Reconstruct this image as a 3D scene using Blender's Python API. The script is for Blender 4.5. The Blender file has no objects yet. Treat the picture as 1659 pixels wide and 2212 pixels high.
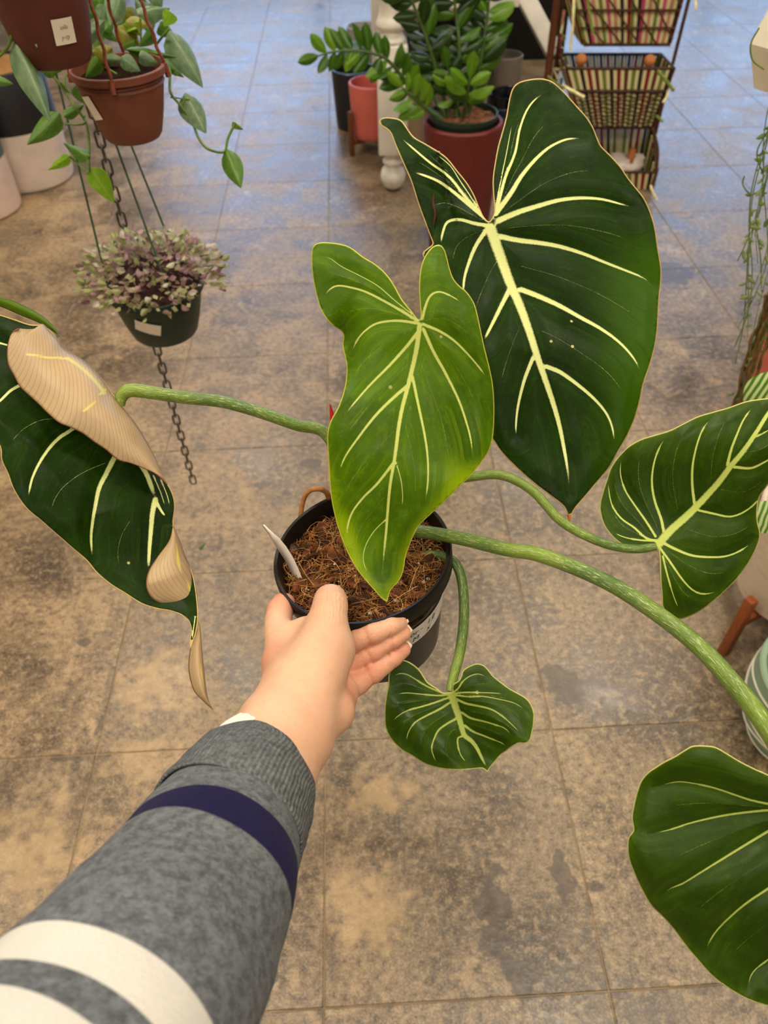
import bpy, bmesh, math, random
import numpy as np
from mathutils import Vector, Matrix, geometry

random.seed(7)
rng = np.random.default_rng(7)
SC = bpy.context.scene
COL = SC.collection

# ------------------------------------------------------------------ camera
F, CX, CY = 1640.0, 829.5, 1106.0          # focal length and centre in pixels of the 1659x2212 frame
CAM_H = 1.5
_d = np.array([870 - CX, 2700 - CY, F]); _d /= np.linalg.norm(_d)      # straight down, seen from the camera
_U = -_d
_Y = np.array([0, 0, 1.0]) - _U * _U[2]; _Y /= np.linalg.norm(_Y)
_X = np.cross(_Y, _U)
ROT = np.array([_X, _Y, _U])                # camera (right, down, forward) -> world
CAM = np.array([0, 0, CAM_H])
cam_data = bpy.data.cameras.new('camera')
cam = bpy.data.objects.new('camera', cam_data)
COL.objects.link(cam)
M3 = np.column_stack([ROT[:, 0], -ROT[:, 1], -ROT[:, 2]])
cam.matrix_world = Matrix.Translation(CAM) @ Matrix(M3.tolist()).to_4x4()
cam_data.sensor_fit = 'VERTICAL'
cam_data.sensor_height = 36.0
cam_data.lens = F / 2212.0 * 36.0
cam_data.clip_start = 0.02
cam_data.dof.use_dof = True
cam_data.dof.focus_distance = 0.57
cam_data.dof.aperture_fstop = 10.0
SC.camera = cam

# ------------------------------------------------------------------ world, lights, exposure
SC.view_settings.view_transform = 'Standard'
SC.view_settings.look = 'None'
SC.view_settings.gamma = 1.0
SC.view_settings.use_curve_mapping = False
SC.view_settings.exposure = -0.38
world = bpy.data.worlds.new('world'); SC.world = world
world.use_nodes = True
_bg = world.node_tree.nodes['Background']
_bg.inputs[0].default_value = (0.42, 0.62, 1.0, 1)
_bg.inputs[1].default_value = 5.0
SC.cycles.max_bounces = 4; SC.cycles.diffuse_bounces = 2; SC.cycles.glossy_bounces = 2; SC.cycles.transmission_bounces = 2; SC.cycles.use_adaptive_sampling = True; SC.cycles.adaptive_threshold = 0.15
LAMP_W = 39.0
LAMP_COL = (1.0, 0.87, 0.70)
LAMPS = [(-1.15, 0.55), (0.75, 0.55), (-1.3, 3.0), (1.3, 3.0), (-1.3, 5.4), (1.5, 5.4), (-0.2, -1.6), (2.9, 1.2), (-3.2, 1.2), (-2.2, -1.9), (1.8, -1.9)]  # last two, behind the camera, are added to brighten what faces it

# ------------------------------------------------------------------ helpers
def ray(px, py):
    return ROT @ np.array([(px - CX) / F, (py - CY) / F, 1.0])

def P(px, py, z):
    """a point of the place from its picture position and its distance along the view axis"""
    return CAM + ray(px, py) * z

def G(px, py, h=0.0):
    r = ray(px, py)
    return CAM + r * ((h - CAM_H) / r[2])

def AT(px, py, yw):
    r = ray(px, py)
    return CAM + r * (yw / r[1])

def lin(c):
    c = c / 255.0
    return c / 12.92 if c <= 0.04045 else ((c + 0.055) / 1.055) ** 2.4

def srgb(r, g, b):
    return (lin(r), lin(g), lin(b), 1.0)

def conv(pts, ox, oy, s):
    return [(ox + x / s, oy + y / s) for x, y in pts]

class Mat:
    def __init__(self, name, rough=0.5, spec=0.5, base=(0.5, 0.5, 0.5, 1)):
        self.m = bpy.data.materials.new(name)
        self.m.use_nodes = True
        self.t = self.m.node_tree
        self.b = self.t.nodes['Principled BSDF']
        self.b.inputs['Roughness'].default_value = rough
        self.b.inputs['Specular IOR Level'].default_value = spec
        self.b.inputs['Base Color'].default_value = base
        self.out = self.t.nodes['Material Output']
    def n(self, typ, ins=None, **props):
        nd = self.t.nodes.new(typ)
        for k, v in props.items():
            setattr(nd, k, v)
        for k, v in (ins or {}).items():
            self.set(nd, k, v)
        return nd
    def set(self, nd, k, v):
        s = nd.inputs[k]
        if isinstance(v, bpy.types.NodeSocket):
            self.t.links.new(v, s)
        elif isinstance(v, bpy.types.Node):
            self.t.links.new(v.outputs[0], s)
        else:
            s.default_value = v
    def math(self, op, a, b=0.0, c=None, clamp=False):
        nd = self.n('ShaderNodeMath', {0: a, 1: b}, operation=op, use_clamp=clamp)
        if c is not None:
            self.set(nd, 2, c)
        return nd.outputs[0]
    def mix(self, f, a, b):
        nd = self.n('ShaderNodeMix', data_type='RGBA')
        self.set(nd, 0, f); self.set(nd, 6, a); self.set(nd, 7, b)
        return nd.outputs[2]
    def ramp(self, f, stops):
        nd = self.n('ShaderNodeValToRGB', {0: f})
        el = nd.color_ramp.elements
        while len(el) < len(stops):
            el.new(0.5)
        for e, (p, c) in zip(el, stops):
            e.position = p
            e.color = c if not isinstance(c, (int, float)) else (c, c, c, 1)
        return nd.outputs[0]
    def step(self, f, a, b):
        nd = self.n('ShaderNodeMapRange', {0: f, 1: a, 2: b, 3: 0.0, 4: 1.0}, interpolation_type='SMOOTHSTEP')
        return nd.outputs[0]
    def noise(self, vec, scale, detail=4, rough=0.55, dist=0.0):
        nd = self.n('ShaderNodeTexNoise', {'Scale': scale, 'Detail': detail, 'Roughness': rough, 'Distortion': dist})
        if vec is not None:
            self.set(nd, 'Vector', vec)
        return nd.outputs[0]
    def obj(self):
        return self.n('ShaderNodeTexCoord').outputs['Object']
    def pos(self):
        return self.n('ShaderNodeNewGeometry').outputs['Position']
    def attr(self, name):
        return self.n('ShaderNodeAttribute', attribute_name=name).outputs['Fac']
    def scale(self, vec, s):
        return self.n('ShaderNodeMapping', {0: vec, 3: s}).outputs[0]
    def color(self, c):
        self.set(self.b, 'Base Color', c)
    def bump(self, h, strength=0.3, dist=0.002):
        nd = self.n('ShaderNodeBump', {'Height': h, 'Strength': strength, 'Distance': dist})
        self.set(self.b, 'Normal', nd.outputs[0])
        return nd

def plain(name, c, rough=0.5, spec=0.4, var=0.12, scale=30, bump=0.0, bdist=0.001):
    """a painted / moulded surface with slight uneven tint"""
    m = Mat(name, rough, spec)
    v = m.obj()
    n1 = m.noise(v, scale, 2)
    d = tuple(x * (1 - var) for x in c[:3]) + (1,)
    l = tuple(min(1, x * (1 + var)) for x in c[:3]) + (1,)
    m.color(m.mix(m.step(n1, 0.3, 0.7), d, l))
    if bump:
        m.bump(m.noise(v, scale * 4, 3), bump, bdist)
    return m.m

def link(name, mesh, mats=None, parent=None, label=None, cat=None, group=None, kind=None, smooth=None, matrix=None):
    o = bpy.data.objects.new(name, mesh)
    COL.objects.link(o)
    if mats is not None and mesh is not None and not mesh.materials:
        for m in (mats if isinstance(mats, (list, tuple)) else [mats]):
            mesh.materials.append(m)
    if smooth and mesh is not None:
        mesh.polygons.foreach_set('use_smooth', [True] * len(mesh.polygons))
        if smooth is not True:
            mesh.set_sharp_from_angle(angle=math.radians(smooth))
    if matrix is not None:
        o.matrix_world = matrix
    if parent is not None:
        o.parent = parent
        o.matrix_parent_inverse = parent_world(parent).inverted()
    for k, v in (('label', label), ('category', cat), ('group', group), ('kind', kind)):
        if v:
            o[k] = v
    return o

def parent_world(o):
    m = o.matrix_basis.copy()
    if o.parent is not None:
        m = parent_world(o.parent) @ o.matrix_parent_inverse @ m
    return m

def thing(name, label, cat, loc=(0, 0, 0), group=None):
    o = bpy.data.objects.new(name, None)
    COL.objects.link(o)
    o.empty_display_size = 0.05
    o.location = Vector(loc)
    o['label'] = label; o['category'] = cat
    if group:
        o['group'] = group
    return o

def mesh_from(name, verts, faces):
    me = bpy.data.meshes.new(name)
    me.from_pydata([tuple(map(float, v)) for v in verts], [], faces)
    me.update()
    return me

def crom(pts, n, closed=False):
    """Catmull-Rom resample to n points, even spacing"""
    p = np.array(pts, float)
    if closed:
        q = np.vstack([p[-1], p, p[0], p[1]])
    else:
        q = np.vstack([2 * p[0] - p[1], p, 2 * p[-1] - p[-2]])
    out = []
    for i in range(1, len(q) - 2):
        p0, p1, p2, p3 = q[i - 1], q[i], q[i + 1], q[i + 2]
        t = np.linspace(0, 1, 12, endpoint=False)[:, None]
        out.append(0.5 * (2 * p1 + (p2 - p0) * t + (2 * p0 - 5 * p1 + 4 * p2 - p3) * t ** 2 + (3 * p1 - p0 - 3 * p2 + p3) * t ** 3))
    out = np.vstack(out + [q[-2][None]])
    L = np.r_[0, np.cumsum(np.linalg.norm(np.diff(out, axis=0)[:, :3], axis=1))]
    s = np.linspace(0, L[-1], n, endpoint=not closed)
    return np.column_stack([np.interp(s, L, out[:, k]) for k in range(p.shape[1])])

def tube_geo(pts, radii, seg=8, caps=True, flat=1.0):
    p = np.array(pts, float); n = len(p)
    r = np.broadcast_to(np.array(radii, float), (n,)) if np.ndim(radii) else np.full(n, radii)
    T = np.gradient(p, axis=0); T /= np.linalg.norm(T, axis=1)[:, None] + 1e-12
    a = np.array([0, 0, 1.0]) if abs(T[0][2]) < 0.9 else np.array([1.0, 0, 0])
    N = np.cross(T[0], a); N /= np.linalg.norm(N)
    V = []; Fc = []
    for i in range(n):
        N = N - T[i] * N.dot(T[i]); N /= np.linalg.norm(N) + 1e-12
        B = np.cross(T[i], N)
        for k in range(seg):
            an = 2 * math.pi * k / seg
            V.append(p[i] + r[i] * (math.cos(an) * N + flat * math.sin(an) * B))
    for i in range(n - 1):
        for k in range(seg):
            k2 = (k + 1) % seg
            Fc.append((i * seg + k, i * seg + k2, (i + 1) * seg + k2, (i + 1) * seg + k))
    if caps:
        Fc.append(tuple(range(seg - 1, -1, -1)))
        Fc.append(tuple((n - 1) * seg + k for k in range(seg)))
    return V, Fc

def tube(name, pts, radii, mat, parent=None, seg=8, n=None, **kw):
    """pts: rows x y z (radius optional as fourth column when radii is None)"""
    q = np.array(pts, float)
    if radii is None:
        c = crom(q, n or 6 * len(q)); p, r = c[:, :3], c[:, 3]
    else:
        p = crom(q, n) if n else q
        r = radii if not np.ndim(radii) else np.interp(np.linspace(0, 1, len(p)), np.linspace(0, 1, len(radii)), radii)
    V, Fc = tube_geo(p, r, seg)
    me = mesh_from(name, V, Fc)
    a = me.attributes.new('along', 'FLOAT', 'POINT')
    L = np.r_[0, np.cumsum(np.linalg.norm(np.diff(p, axis=0), axis=1))]
    a.data.foreach_set('value', np.repeat(L, seg).astype(np.float32))
    b = me.attributes.new('around', 'FLOAT', 'POINT')
    b.data.foreach_set('value', np.tile(np.arange(seg) / seg, len(p)).astype(np.float32))
    return link(name, me, mat, parent, smooth=60, **kw)

def join_geo(parts):
    V = []; Fc = []
    for v, f in parts:
        o = len(V)
        V.extend(v); Fc.extend(tuple(i + o for i in q) for q in f)
    return V, Fc

def lathe_geo(prof, seg=48):
    V = []; Fc = []
    n = len(prof)
    for k in range(seg):
        a = 2 * math.pi * k / seg
        for r, z in prof:
            V.append((r * math.cos(a), r * math.sin(a), z))
    for k in range(seg):
        k2 = (k + 1) % seg
        for i in range(n - 1):
            Fc.append((k * n + i, k2 * n + i, k2 * n + i + 1, k * n + i + 1))
    if prof[0][0] > 1e-6:
        Fc.append(tuple(k * n for k in range(seg - 1, -1, -1)))
    return V, Fc

def lathe(name, prof, mat, parent=None, matrix=None, seg=48, sharp=35, **kw):
    me = mesh_from(name, *lathe_geo(prof, seg))
    bm = bmesh.new(); bm.from_mesh(me)
    bmesh.ops.remove_doubles(bm, verts=bm.verts, dist=1e-5)
    bmesh.ops.recalc_face_normals(bm, faces=bm.faces)
    bm.to_mesh(me); bm.free()
    return link(name, me, mat, parent, smooth=sharp, matrix=matrix, **kw)

def box_geo(c, s, rot=None):
    V = []
    for x in (-.5, .5):
        for y in (-.5, .5):
            for z in (-.5, .5):
                v = Vector((x * s[0], y * s[1], z * s[2]))
                if rot is not None:
                    v = rot @ v
                V.append(tuple(v + Vector(c)))
    return V, [(0, 1, 3, 2), (4, 6, 7, 5), (0, 4, 5, 1), (2, 3, 7, 6), (0, 2, 6, 4), (1, 5, 7, 3)]

def box(name, c, s, mat, parent=None, rot=None, bevel=0.0, **kw):
    me = mesh_from(name, *box_geo((0, 0, 0), s))
    if bevel:
        bm = bmesh.new(); bm.from_mesh(me)
        bmesh.ops.bevel(bm, geom=bm.edges[:], offset=bevel, segments=2, profile=0.5, affect='EDGES')
        bm.to_mesh(me); bm.free()
    M = Matrix.Translation(Vector(c)) @ (rot.to_4x4() if rot is not None else Matrix())
    return link(name, me, mat, parent, matrix=M, smooth=30 if bevel else None, **kw)

def frame(origin, zdir, xhint=(1, 0, 0)):
    z = Vector(zdir).normalized()
    x = Vector(xhint); x = (x - z * x.dot(z)).normalized()
    y = z.cross(x)
    m = Matrix((x, y, z)).transposed().to_4x4()
    return Matrix.Translation(Vector(origin)) @ m

def camv(x, y, z):
    return ROT @ np.array([x, y, z])

# ================================================================== the setting
GA = math.radians(1.7)                       # the slab grid is turned a little against the view
GXD = np.array([math.cos(GA), math.sin(GA)]); GYD = np.array([-math.sin(GA), math.cos(GA)])
SP = 0.485

def concrete():
    m = Mat('polished_stained_concrete', 0.35, 0.75)
    p = m.pos()
    big = m.noise(p, 1.1, 2, 0.6)
    mid = m.noise(p, 4.2, 6, 0.68, 0.5)
    mid2 = m.noise(p, 9.5, 6, 0.74, 0.8)
    fine = m.noise(p, 60, 4, 0.72)
    vfine = m.noise(p, 260, 2, 0.7)
    warm = m.mix(m.step(mid, 0.36, 0.64), srgb(96, 78, 56), srgb(172, 142, 102))
    cool = m.mix(m.step(mid, 0.36, 0.64), srgb(84, 72, 56), srgb(148, 128, 98))
    sep = m.n('ShaderNodeSeparateXYZ', {0: p})
    side = m.step(m.math('ADD', sep.outputs[0], m.math('MULTIPLY', m.math('SUBTRACT', big, 0.5), 2.2)), 0.1, -0.7)  # tan towards the left: partly the floor's own tone, partly light painted in
    c = m.mix(side, cool, warm)
    c = m.mix(m.math('MULTIPLY', m.step(mid2, 0.54, 0.68), 0.65), c, srgb(196, 168, 124))
    c = m.mix(m.math('MULTIPLY', m.step(mid2, 0.45, 0.32), 0.75), c, srgb(66, 56, 48))
    c = m.mix(m.math('MULTIPLY', m.step(fine, 0.51, 0.64), 0.6), c, srgb(186, 160, 122))
    c = m.mix(m.math('MULTIPLY', m.step(fine, 0.49, 0.35), 0.7), c, srgb(58, 50, 42))
    c = m.mix(m.math('MULTIPLY', m.step(vfine, 0.52, 0.68), 0.45), c, srgb(200, 176, 140))
    c = m.mix(m.math('MULTIPLY', m.step(vfine, 0.48, 0.34), 0.45), c, srgb(56, 48, 40))
    rnd = m.n('ShaderNodeObjectInfo').outputs['Random']
    c = m.mix(m.math('MULTIPLY', rnd, 0.25), c, srgb(86, 76, 64))
    # worn spots and fills, each where it lies on this floor
    spots = [(1068, 1945, .034, .052, 0), (1066, 2030, .03, .03, 0), (1132, 2108, .032, .036, 0), (1098, 2085, .012, .03, 0), (1212, 1892, .022, .045, 0),
             (1287, 1915, .015, .02, 0), (1222, 1478, .06, .045, 0), (186, 1388, .02, .014, 0), (576, 1045, .035, .02, 0), (672, 1003, .03, .02, 0),
             (1445, 590, .10, .10, 0), (240, 1465, .010, .035, 0), (217, 1560, .008, .03, 0), (150, 1638, .05, .007, 0), (590, 2100, .012, .015, 0),              (820, 1715, .075, .04, 1), (790, 1960, .075, .085, 1), (60, 1850, .12, .10, 1), (330, 1480, .10, .08, 1), (300, 1640, .08, .05, 1)]
    wob = m.n('ShaderNodeTexNoise', {'Vector': p, 'Scale': 26.0, 'Detail': 2.0}).outputs[0]
    wob = m.math('MULTIPLY', m.math('SUBTRACT', wob, 0.5), 2.6)
    for px, py, rx, ry, light in spots:
        g = G(px, py)
        q = m.n('ShaderNodeMapping', {0: p, 1: (-g[0] / rx, -g[1] / ry, 0), 3: (1 / rx, 1 / ry, 0)}).outputs[0]
        ln = m.n('ShaderNodeVectorMath', {0: q}, operation='LENGTH').outputs['Value']
        if light:
            f = m.math('MULTIPLY', m.step(m.math('ADD', ln, m.math('MULTIPLY', wob, 1.2)), 1.25, 0.25), 0.5)
            c = m.mix(f, c, srgb(198, 166, 118))
        else:
            f = m.math('MULTIPLY', m.step(m.math('ADD', ln, wob), 1.0, 0.82), 0.72)
            c = m.mix(f, c, srgb(70, 60, 52))
    m.color(c)
    m.set(m.b, 'Roughness', m.n('ShaderNodeMapRange', {0: mid, 1: 0.3, 2: 0.7, 3: 0.25, 4: 0.50}).outputs[0])
    m.bump(m.math('ADD', m.noise(p, 9.5, 3, 0.7), m.math('MULTIPLY', m.noise(p, 60, 2, 0.7), 0.45)), 0.28, 0.005)
    return m.m

M_CONC = concrete()
M_GROUT = plain('pale_joint_filler', srgb(150, 131, 102), 0.6, 0.3, 0.25, 14)
M_WALL = plain('painted_wall', srgb(150, 142, 130), 0.8, 0.2, 0.05, 3)
M_CEIL = plain('painted_ceiling', srgb(92, 86, 78), 0.9, 0.2, 0.05, 3)
M_ALU = plain('window_frame_metal', srgb(70, 70, 72), 0.4, 0.5, 0.1)

X0, X1, Y0, Y1, ZC = -5.2, 6.2, -4.0, 8.7, 3.5
floor = box('floor', ((X0 + X1) / 2, (Y0 + Y1) / 2, -0.0525), (X1 - X0, Y1 - Y0, 0.1), M_GROUT, label='worn stained concrete floor scored into large squares', kind='structure')
bm = bmesh.new()
JW = 0.0030
bmesh.ops.create_cube(bm, size=1.0)
for v in bm.verts:
    v.co = Vector((v.co.x * (SP - JW), v.co.y * (SP - JW), v.co.z * 0.02 - 0.01))
bmesh.ops.bevel(bm, geom=[e for e in bm.edges if all(v.co.z > -0.005 for v in e.verts)], offset=0.0010, segments=1, affect='EDGES')
slab_me = bpy.data.meshes.new('slab'); bm.to_mesh(slab_me); bm.free()
slab_me.materials.append(M_CONC)
_o = G(-20 + 226, 1639)[:2]                  # a crossing of two joints
ORG = np.array([-0.622, 0.765])
for i in range(-8, 10):
    for j in range(-2, 15):
        c = ORG + GXD * SP * (i + .5) + GYD * SP * (j + .5)
        if abs(c[0]) > 0.62 * (c[1] + 1.3) + 0.9:
            continue
        o = bpy.data.objects.new('slab', slab_me); COL.objects.link(o)
        o.location = (c[0], c[1], 0); o.rotation_euler = (0, 0, GA)
        o.parent = floor; o.matrix_parent_inverse = parent_world(floor).inverted()

def struct(name, c, s, mat, parent=None, **kw):
    return box(name, c, s, mat, parent, kind=None if parent else 'structure', **kw)

XM, YM = (X0 + X1) / 2, (Y0 + Y1) / 2
struct('ceiling', (XM, YM, ZC + .05), (X1 - X0 + .4, Y1 - Y0 + .4, .1), M_CEIL, label='dark painted ceiling above the shop floor')
struct('wall_left', (X0 - .05, YM, ZC / 2), (.1, Y1 - Y0, ZC), M_WALL, label='pale wall on the left side of shop')
struct('wall_right', (X1 + .05, YM, ZC / 2), (.1, Y1 - Y0, ZC), M_WALL, label='pale wall on the right side of shop')
struct('wall_front', (XM, Y0 - .05, ZC / 2), (X1 - X0, .1, ZC), M_WALL, label='pale wall behind the viewer')
WX0, WX1, WZ0, WZ1 = -2.4, 5.2, 0.35, 3.2
wb = thing('wall_back', 'pale far wall around the shop window', 'wall', (XM, Y1, 0)); del wb['category']; wb['kind'] = 'structure'
box('wall_panel', ((X0 + WX0) / 2, Y1 + .05, ZC / 2), (WX0 - X0, .1, ZC), M_WALL, wb)
box('wall_panel', ((X1 + WX1) / 2, Y1 + .05, ZC / 2), (X1 - WX1, .1, ZC), M_WALL, wb)
box('wall_panel', ((WX0 + WX1) / 2, Y1 + .05, WZ0 / 2), (WX1 - WX0, .1, WZ0), M_WALL, wb)
box('wall_panel', ((WX0 + WX1) / 2, Y1 + .05, (ZC + WZ1) / 2), (WX1 - WX0, .1, ZC - WZ1), M_WALL, wb)
win = thing('window_1', 'wide shop window in the far wall', 'window', ((WX0 + WX1) / 2, Y1, WZ0)); del win['category']; win['kind'] = 'structure'
for k in range(5):
    x = WX0 + (WX1 - WX0) * k / 4
    box('window_frame', (x, Y1 + .05, (WZ0 + WZ1) / 2), (.07, .08, WZ1 - WZ0), M_ALU, win)
for z in (WZ0, WZ1):
    box('window_frame', ((WX0 + WX1) / 2, Y1 + .05, z), (WX1 - WX0, .08, .07), M_ALU, win)
portal = bpy.data.lights.new('window_daylight', 'AREA')
portal.shape = 'RECTANGLE'; portal.size = WX1 - WX0; portal.size_y = WZ1 - WZ0
portal.cycles.is_portal = True
po = bpy.data.objects.new('window_daylight', portal); COL.objects.link(po)
po.location = ((WX0 + WX1) / 2, Y1 + .02, (WZ0 + WZ1) / 2); po.rotation_euler = (math.radians(-90), 0, 0)

M_LAMPBODY = plain('lamp_housing', srgb(225, 225, 222), 0.4, 0.4, 0.03)
def lamp_panel():
    m = Mat('lit_lamp_diffuser', 0.5)
    m.set(m.b, 'Emission Color', (*LAMP_COL, 1)); m.set(m.b, 'Emission Strength', 6.0)
    return m.m
M_DIFF = lamp_panel()
for k, (x, y) in enumerate(LAMPS):
    where = ['nearest left', 'nearest right', 'second row left', 'second row right', 'third row left', 'third row right', 'behind the viewer', 'far right side', 'far left side', 'added rear left for front light', 'added rear right for front light'][k]
    t = thing('ceiling_lamp', 'flat white ceiling lamp panel, ' + where, 'lamp', (x, y, ZC), 'ceiling lamp panels')
    box('housing', (x, y, ZC - .03), (1.24, .44, .06), M_LAMPBODY, t)
    box('diffuser', (x, y, ZC - .062), (1.18, .38, .006), M_DIFF, t)
    ld = bpy.data.lights.new('lamp_light', 'AREA'); ld.shape = 'RECTANGLE'; ld.size = 1.16; ld.size_y = .36
    ld.energy = LAMP_W; ld.color = LAMP_COL
    lo = bpy.data.objects.new('lamp_light', ld); COL.objects.link(lo); lo.location = (x, y, ZC - .07)
    lo.parent = t; lo.matrix_parent_inverse = parent_world(t).inverted()

# ================================================================== the philodendron held in the hand
def leaf_material(name, dark, mid, light, vein, edge, rough=0.32, transl=0.22, spec=0.18):
    m = Mat(name, rough - 0.03, spec)
    v = m.attr('vein'); e = m.attr('edge'); d = m.attr('vd')
    p = m.obj()
    n1 = m.noise(p, 22, 5, 0.6, 0.5)
    fine = m.noise(p, 420, 3, 0.6)
    c = m.mix(m.step(n1, 0.32, 0.68), dark, mid)
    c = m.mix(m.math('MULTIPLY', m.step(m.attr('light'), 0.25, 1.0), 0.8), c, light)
    c = m.mix(m.math('MULTIPLY', m.step(fine, 0.52, 0.75), 0.18), c, light)
    cb = m.n('ShaderNodeCombineXYZ', {0: m.math('MULTIPLY', d, 9.0), 1: m.math('MULTIPLY', n1, 2.0)}).outputs[0]
    band = m.noise(cb, 2.2, 4, 0.65)
    c = m.mix(m.math('MULTIPLY', m.step(band, 0.50, 0.72), 0.38), c, light)
    c = m.mix(m.math('MULTIPLY', m.step(band, 0.47, 0.30), 0.45), c, dark)
    rag = m.noise(p, 700, 2, 0.6)
    vv = m.step(m.math('ADD', v, m.math('MULTIPLY', m.math('SUBTRACT', rag, 0.5), 0.40)), 0.25, 0.75)
    c = m.mix(vv, c, vein)
    c = m.mix(m.step(e, 1.0, 0.25), c, edge)
    # a few pale nicks and dry flecks
    sp = m.n('ShaderNodeTexVoronoi', {'Vector': p, 'Scale': 60.0}).outputs['Distance']
    pick = m.noise(p, 9, 2)
    c = m.mix(m.math('MULTIPLY', m.step(sp, 0.10, 0.05), m.step(pick, 0.63, 0.66)), c, srgb(196, 190, 120))
    m.color(c)
    rgh = m.n('ShaderNodeMapRange', {0: m.noise(p, 30, 3), 1: 0.3, 2: 0.7, 3: rough - 0.05, 4: rough + 0.16}).outputs[0]
    m.set(m.b, 'Roughness', rgh)
    m.bump(m.math('ADD', m.math('MULTIPLY', fine, 0.25), m.noise(p, 60, 3)), 0.12, 0.002)
    tr = m.n('ShaderNodeBsdfTranslucent')
    m.set(tr, 'Color', m.mix(vv, light, vein))
    mx = m.n('ShaderNodeMixShader', {0: transl, 1: m.b.outputs[0], 2: tr.outputs[0]})
    m.t.links.new(mx.outputs[0], m.out.inputs[0])
    return m.m

def underside_material(name, base, dark, vein, transl=0.15):
    m = Mat(name, 0.42, 0.4)
    u = m.attr('line')
    w = m.math('FRACT', m.math('MULTIPLY', u, 1.0))
    tri = m.math('ABSOLUTE', m.math('SUBTRACT', w, 0.5))
    p = m.obj()
    n1 = m.noise(p, 18, 4)
    c = m.mix(m.step(n1, 0.3, 0.7), base, tuple(x * 0.82 for x in base[:3]) + (1,))
    c = m.mix(m.math('MULTIPLY', m.step(tri, 0.12, 0.02), 0.5), c, dark)
    c = m.mix(m.step(m.attr('vein'), 0.25, 0.75), c, vein)
    c = m.mix(m.step(m.attr('edge'), 1.2, 0.3), c, srgb(150, 92, 60))
    m.color(c)
    m.bump(m.math('MULTIPLY', tri, 1.0), 0.15, 0.001)
    tr = m.n('ShaderNodeBsdfTranslucent'); m.set(tr, 'Color', c)
    mx = m.n('ShaderNodeMixShader', {0: transl, 1: m.b.outputs[0], 2: tr.outputs[0]})
    m.t.links.new(mx.outputs[0], m.out.inputs[0])
    return m.m

VEIN_C = srgb(206, 220, 128)
M_LEAF_BRIGHT = leaf_material('young_leaf_green', srgb(58, 92, 3), srgb(88, 128, 5), srgb(160, 190, 8), srgb(218, 228, 124), srgb(224, 222, 90), 0.36, 0.30)
M_LEAF_DARK = leaf_material('mature_leaf_dark_green', srgb(14, 32, 2), srgb(26, 50, 3), srgb(58, 94, 4), srgb(216, 224, 148), srgb(214, 184, 118), 0.36, 0.10, 0.08)
M_LEAF_MID = leaf_material('leaf_mid_green', srgb(34, 58, 2), srgb(54, 82, 4), srgb(92, 122, 8), srgb(204, 220, 112), srgb(214, 208, 130), 0.36, 0.16)
M_LEAF_LOW = leaf_material('leaf_low_green', srgb(32, 54, 2), srgb(50, 76, 3), srgb(84, 112, 6), srgb(166, 180, 88), srgb(206, 204, 120), 0.36, 0.16)  # duller green and veins for the small and low leaves
M_UNDER = underside_material('leaf_underside_tan', srgb(198, 170, 128), srgb(140, 108, 70), srgb(216, 204, 104))
M_UNDER_G = underside_material('leaf_underside_green', srgb(128, 150, 78), srgb(104, 126, 60), srgb(196, 206, 120), 0.2)

def in_poly(pts, poly):
    x, y = pts[:, 0], pts[:, 1]
    ins = np.zeros(len(pts), bool)
    n = len(poly); j = n - 1
    for i in range(n):
        xi, yi = poly[i]; xj, yj = poly[j]
        c = ((yi > y) != (yj > y)) & (x < (xj - xi) * (y - yi) / (yj - yi + 1e-12) + xi)
        ins ^= c; j = i
    return ins

def seg_dist(pts, a, b):
    ab = b - a; L = ab.dot(ab) + 1e-12
    t = np.clip(((pts - a) @ ab) / L, 0, 1)
    q = a + t[:, None] * ab
    return np.linalg.norm(pts - q, axis=1), t

def poly_dist(pts, pl, closed=False):
    best = np.full(len(pts), 1e9); tt = np.zeros(len(pts))
    m = len(pl); L = m if closed else m - 1
    for i in range(L):
        d, t = seg_dist(pts, pl[i], pl[(i + 1) % m])
        k = d < best
        best[k] = d[k]; tt[k] = (i + t[k]) / L
    return best, tt

def fill(outline, spacing, extra=None):
    n = len(outline)
    lo, hi = outline.min(0), outline.max(0)
    gx, gy = np.meshgrid(np.arange(lo[0], hi[0], spacing), np.arange(lo[1], hi[1], spacing * 0.866))
    gx = gx + (np.arange(gx.shape[0]) % 2)[:, None] * spacing * 0.5
    g = np.column_stack([gx.ravel(), gy.ravel()])
    if extra is not None and len(extra):
        d = np.full(len(g), 1e9)
        for s in range(0, len(extra), 400):
            e = extra[s:s + 400]
            d = np.minimum(d, np.sqrt(((g[:, None, :] - e[None]) ** 2).sum(2)).min(1))
        g = np.vstack([g[d > spacing * 0.55], extra])
    g = g[in_poly(g, outline)]
    d, _ = poly_dist(g, outline, True)
    g = g[d > spacing * 0.45]
    allp = np.vstack([outline, g])
    vs, _, fs, *_r = geometry.delaunay_2d_cdt([Vector(p) for p in allp], [], [list(range(n))], 1, 1e-6)
    return np.array([tuple(v) for v in vs]), [tuple(f) for f in fs]

def mids(vs):
    """faint veins half way between neighbouring ones"""
    out = []
    for a, b in zip(vs[:-1], vs[1:]):
        pa, pb = crom(a[0], 14), crom(b[0], 14)
        mid = (pa + pb) / 2
        out.append((mid[1:13], 1.8, 1.0, 0.42))
    return out

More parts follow.
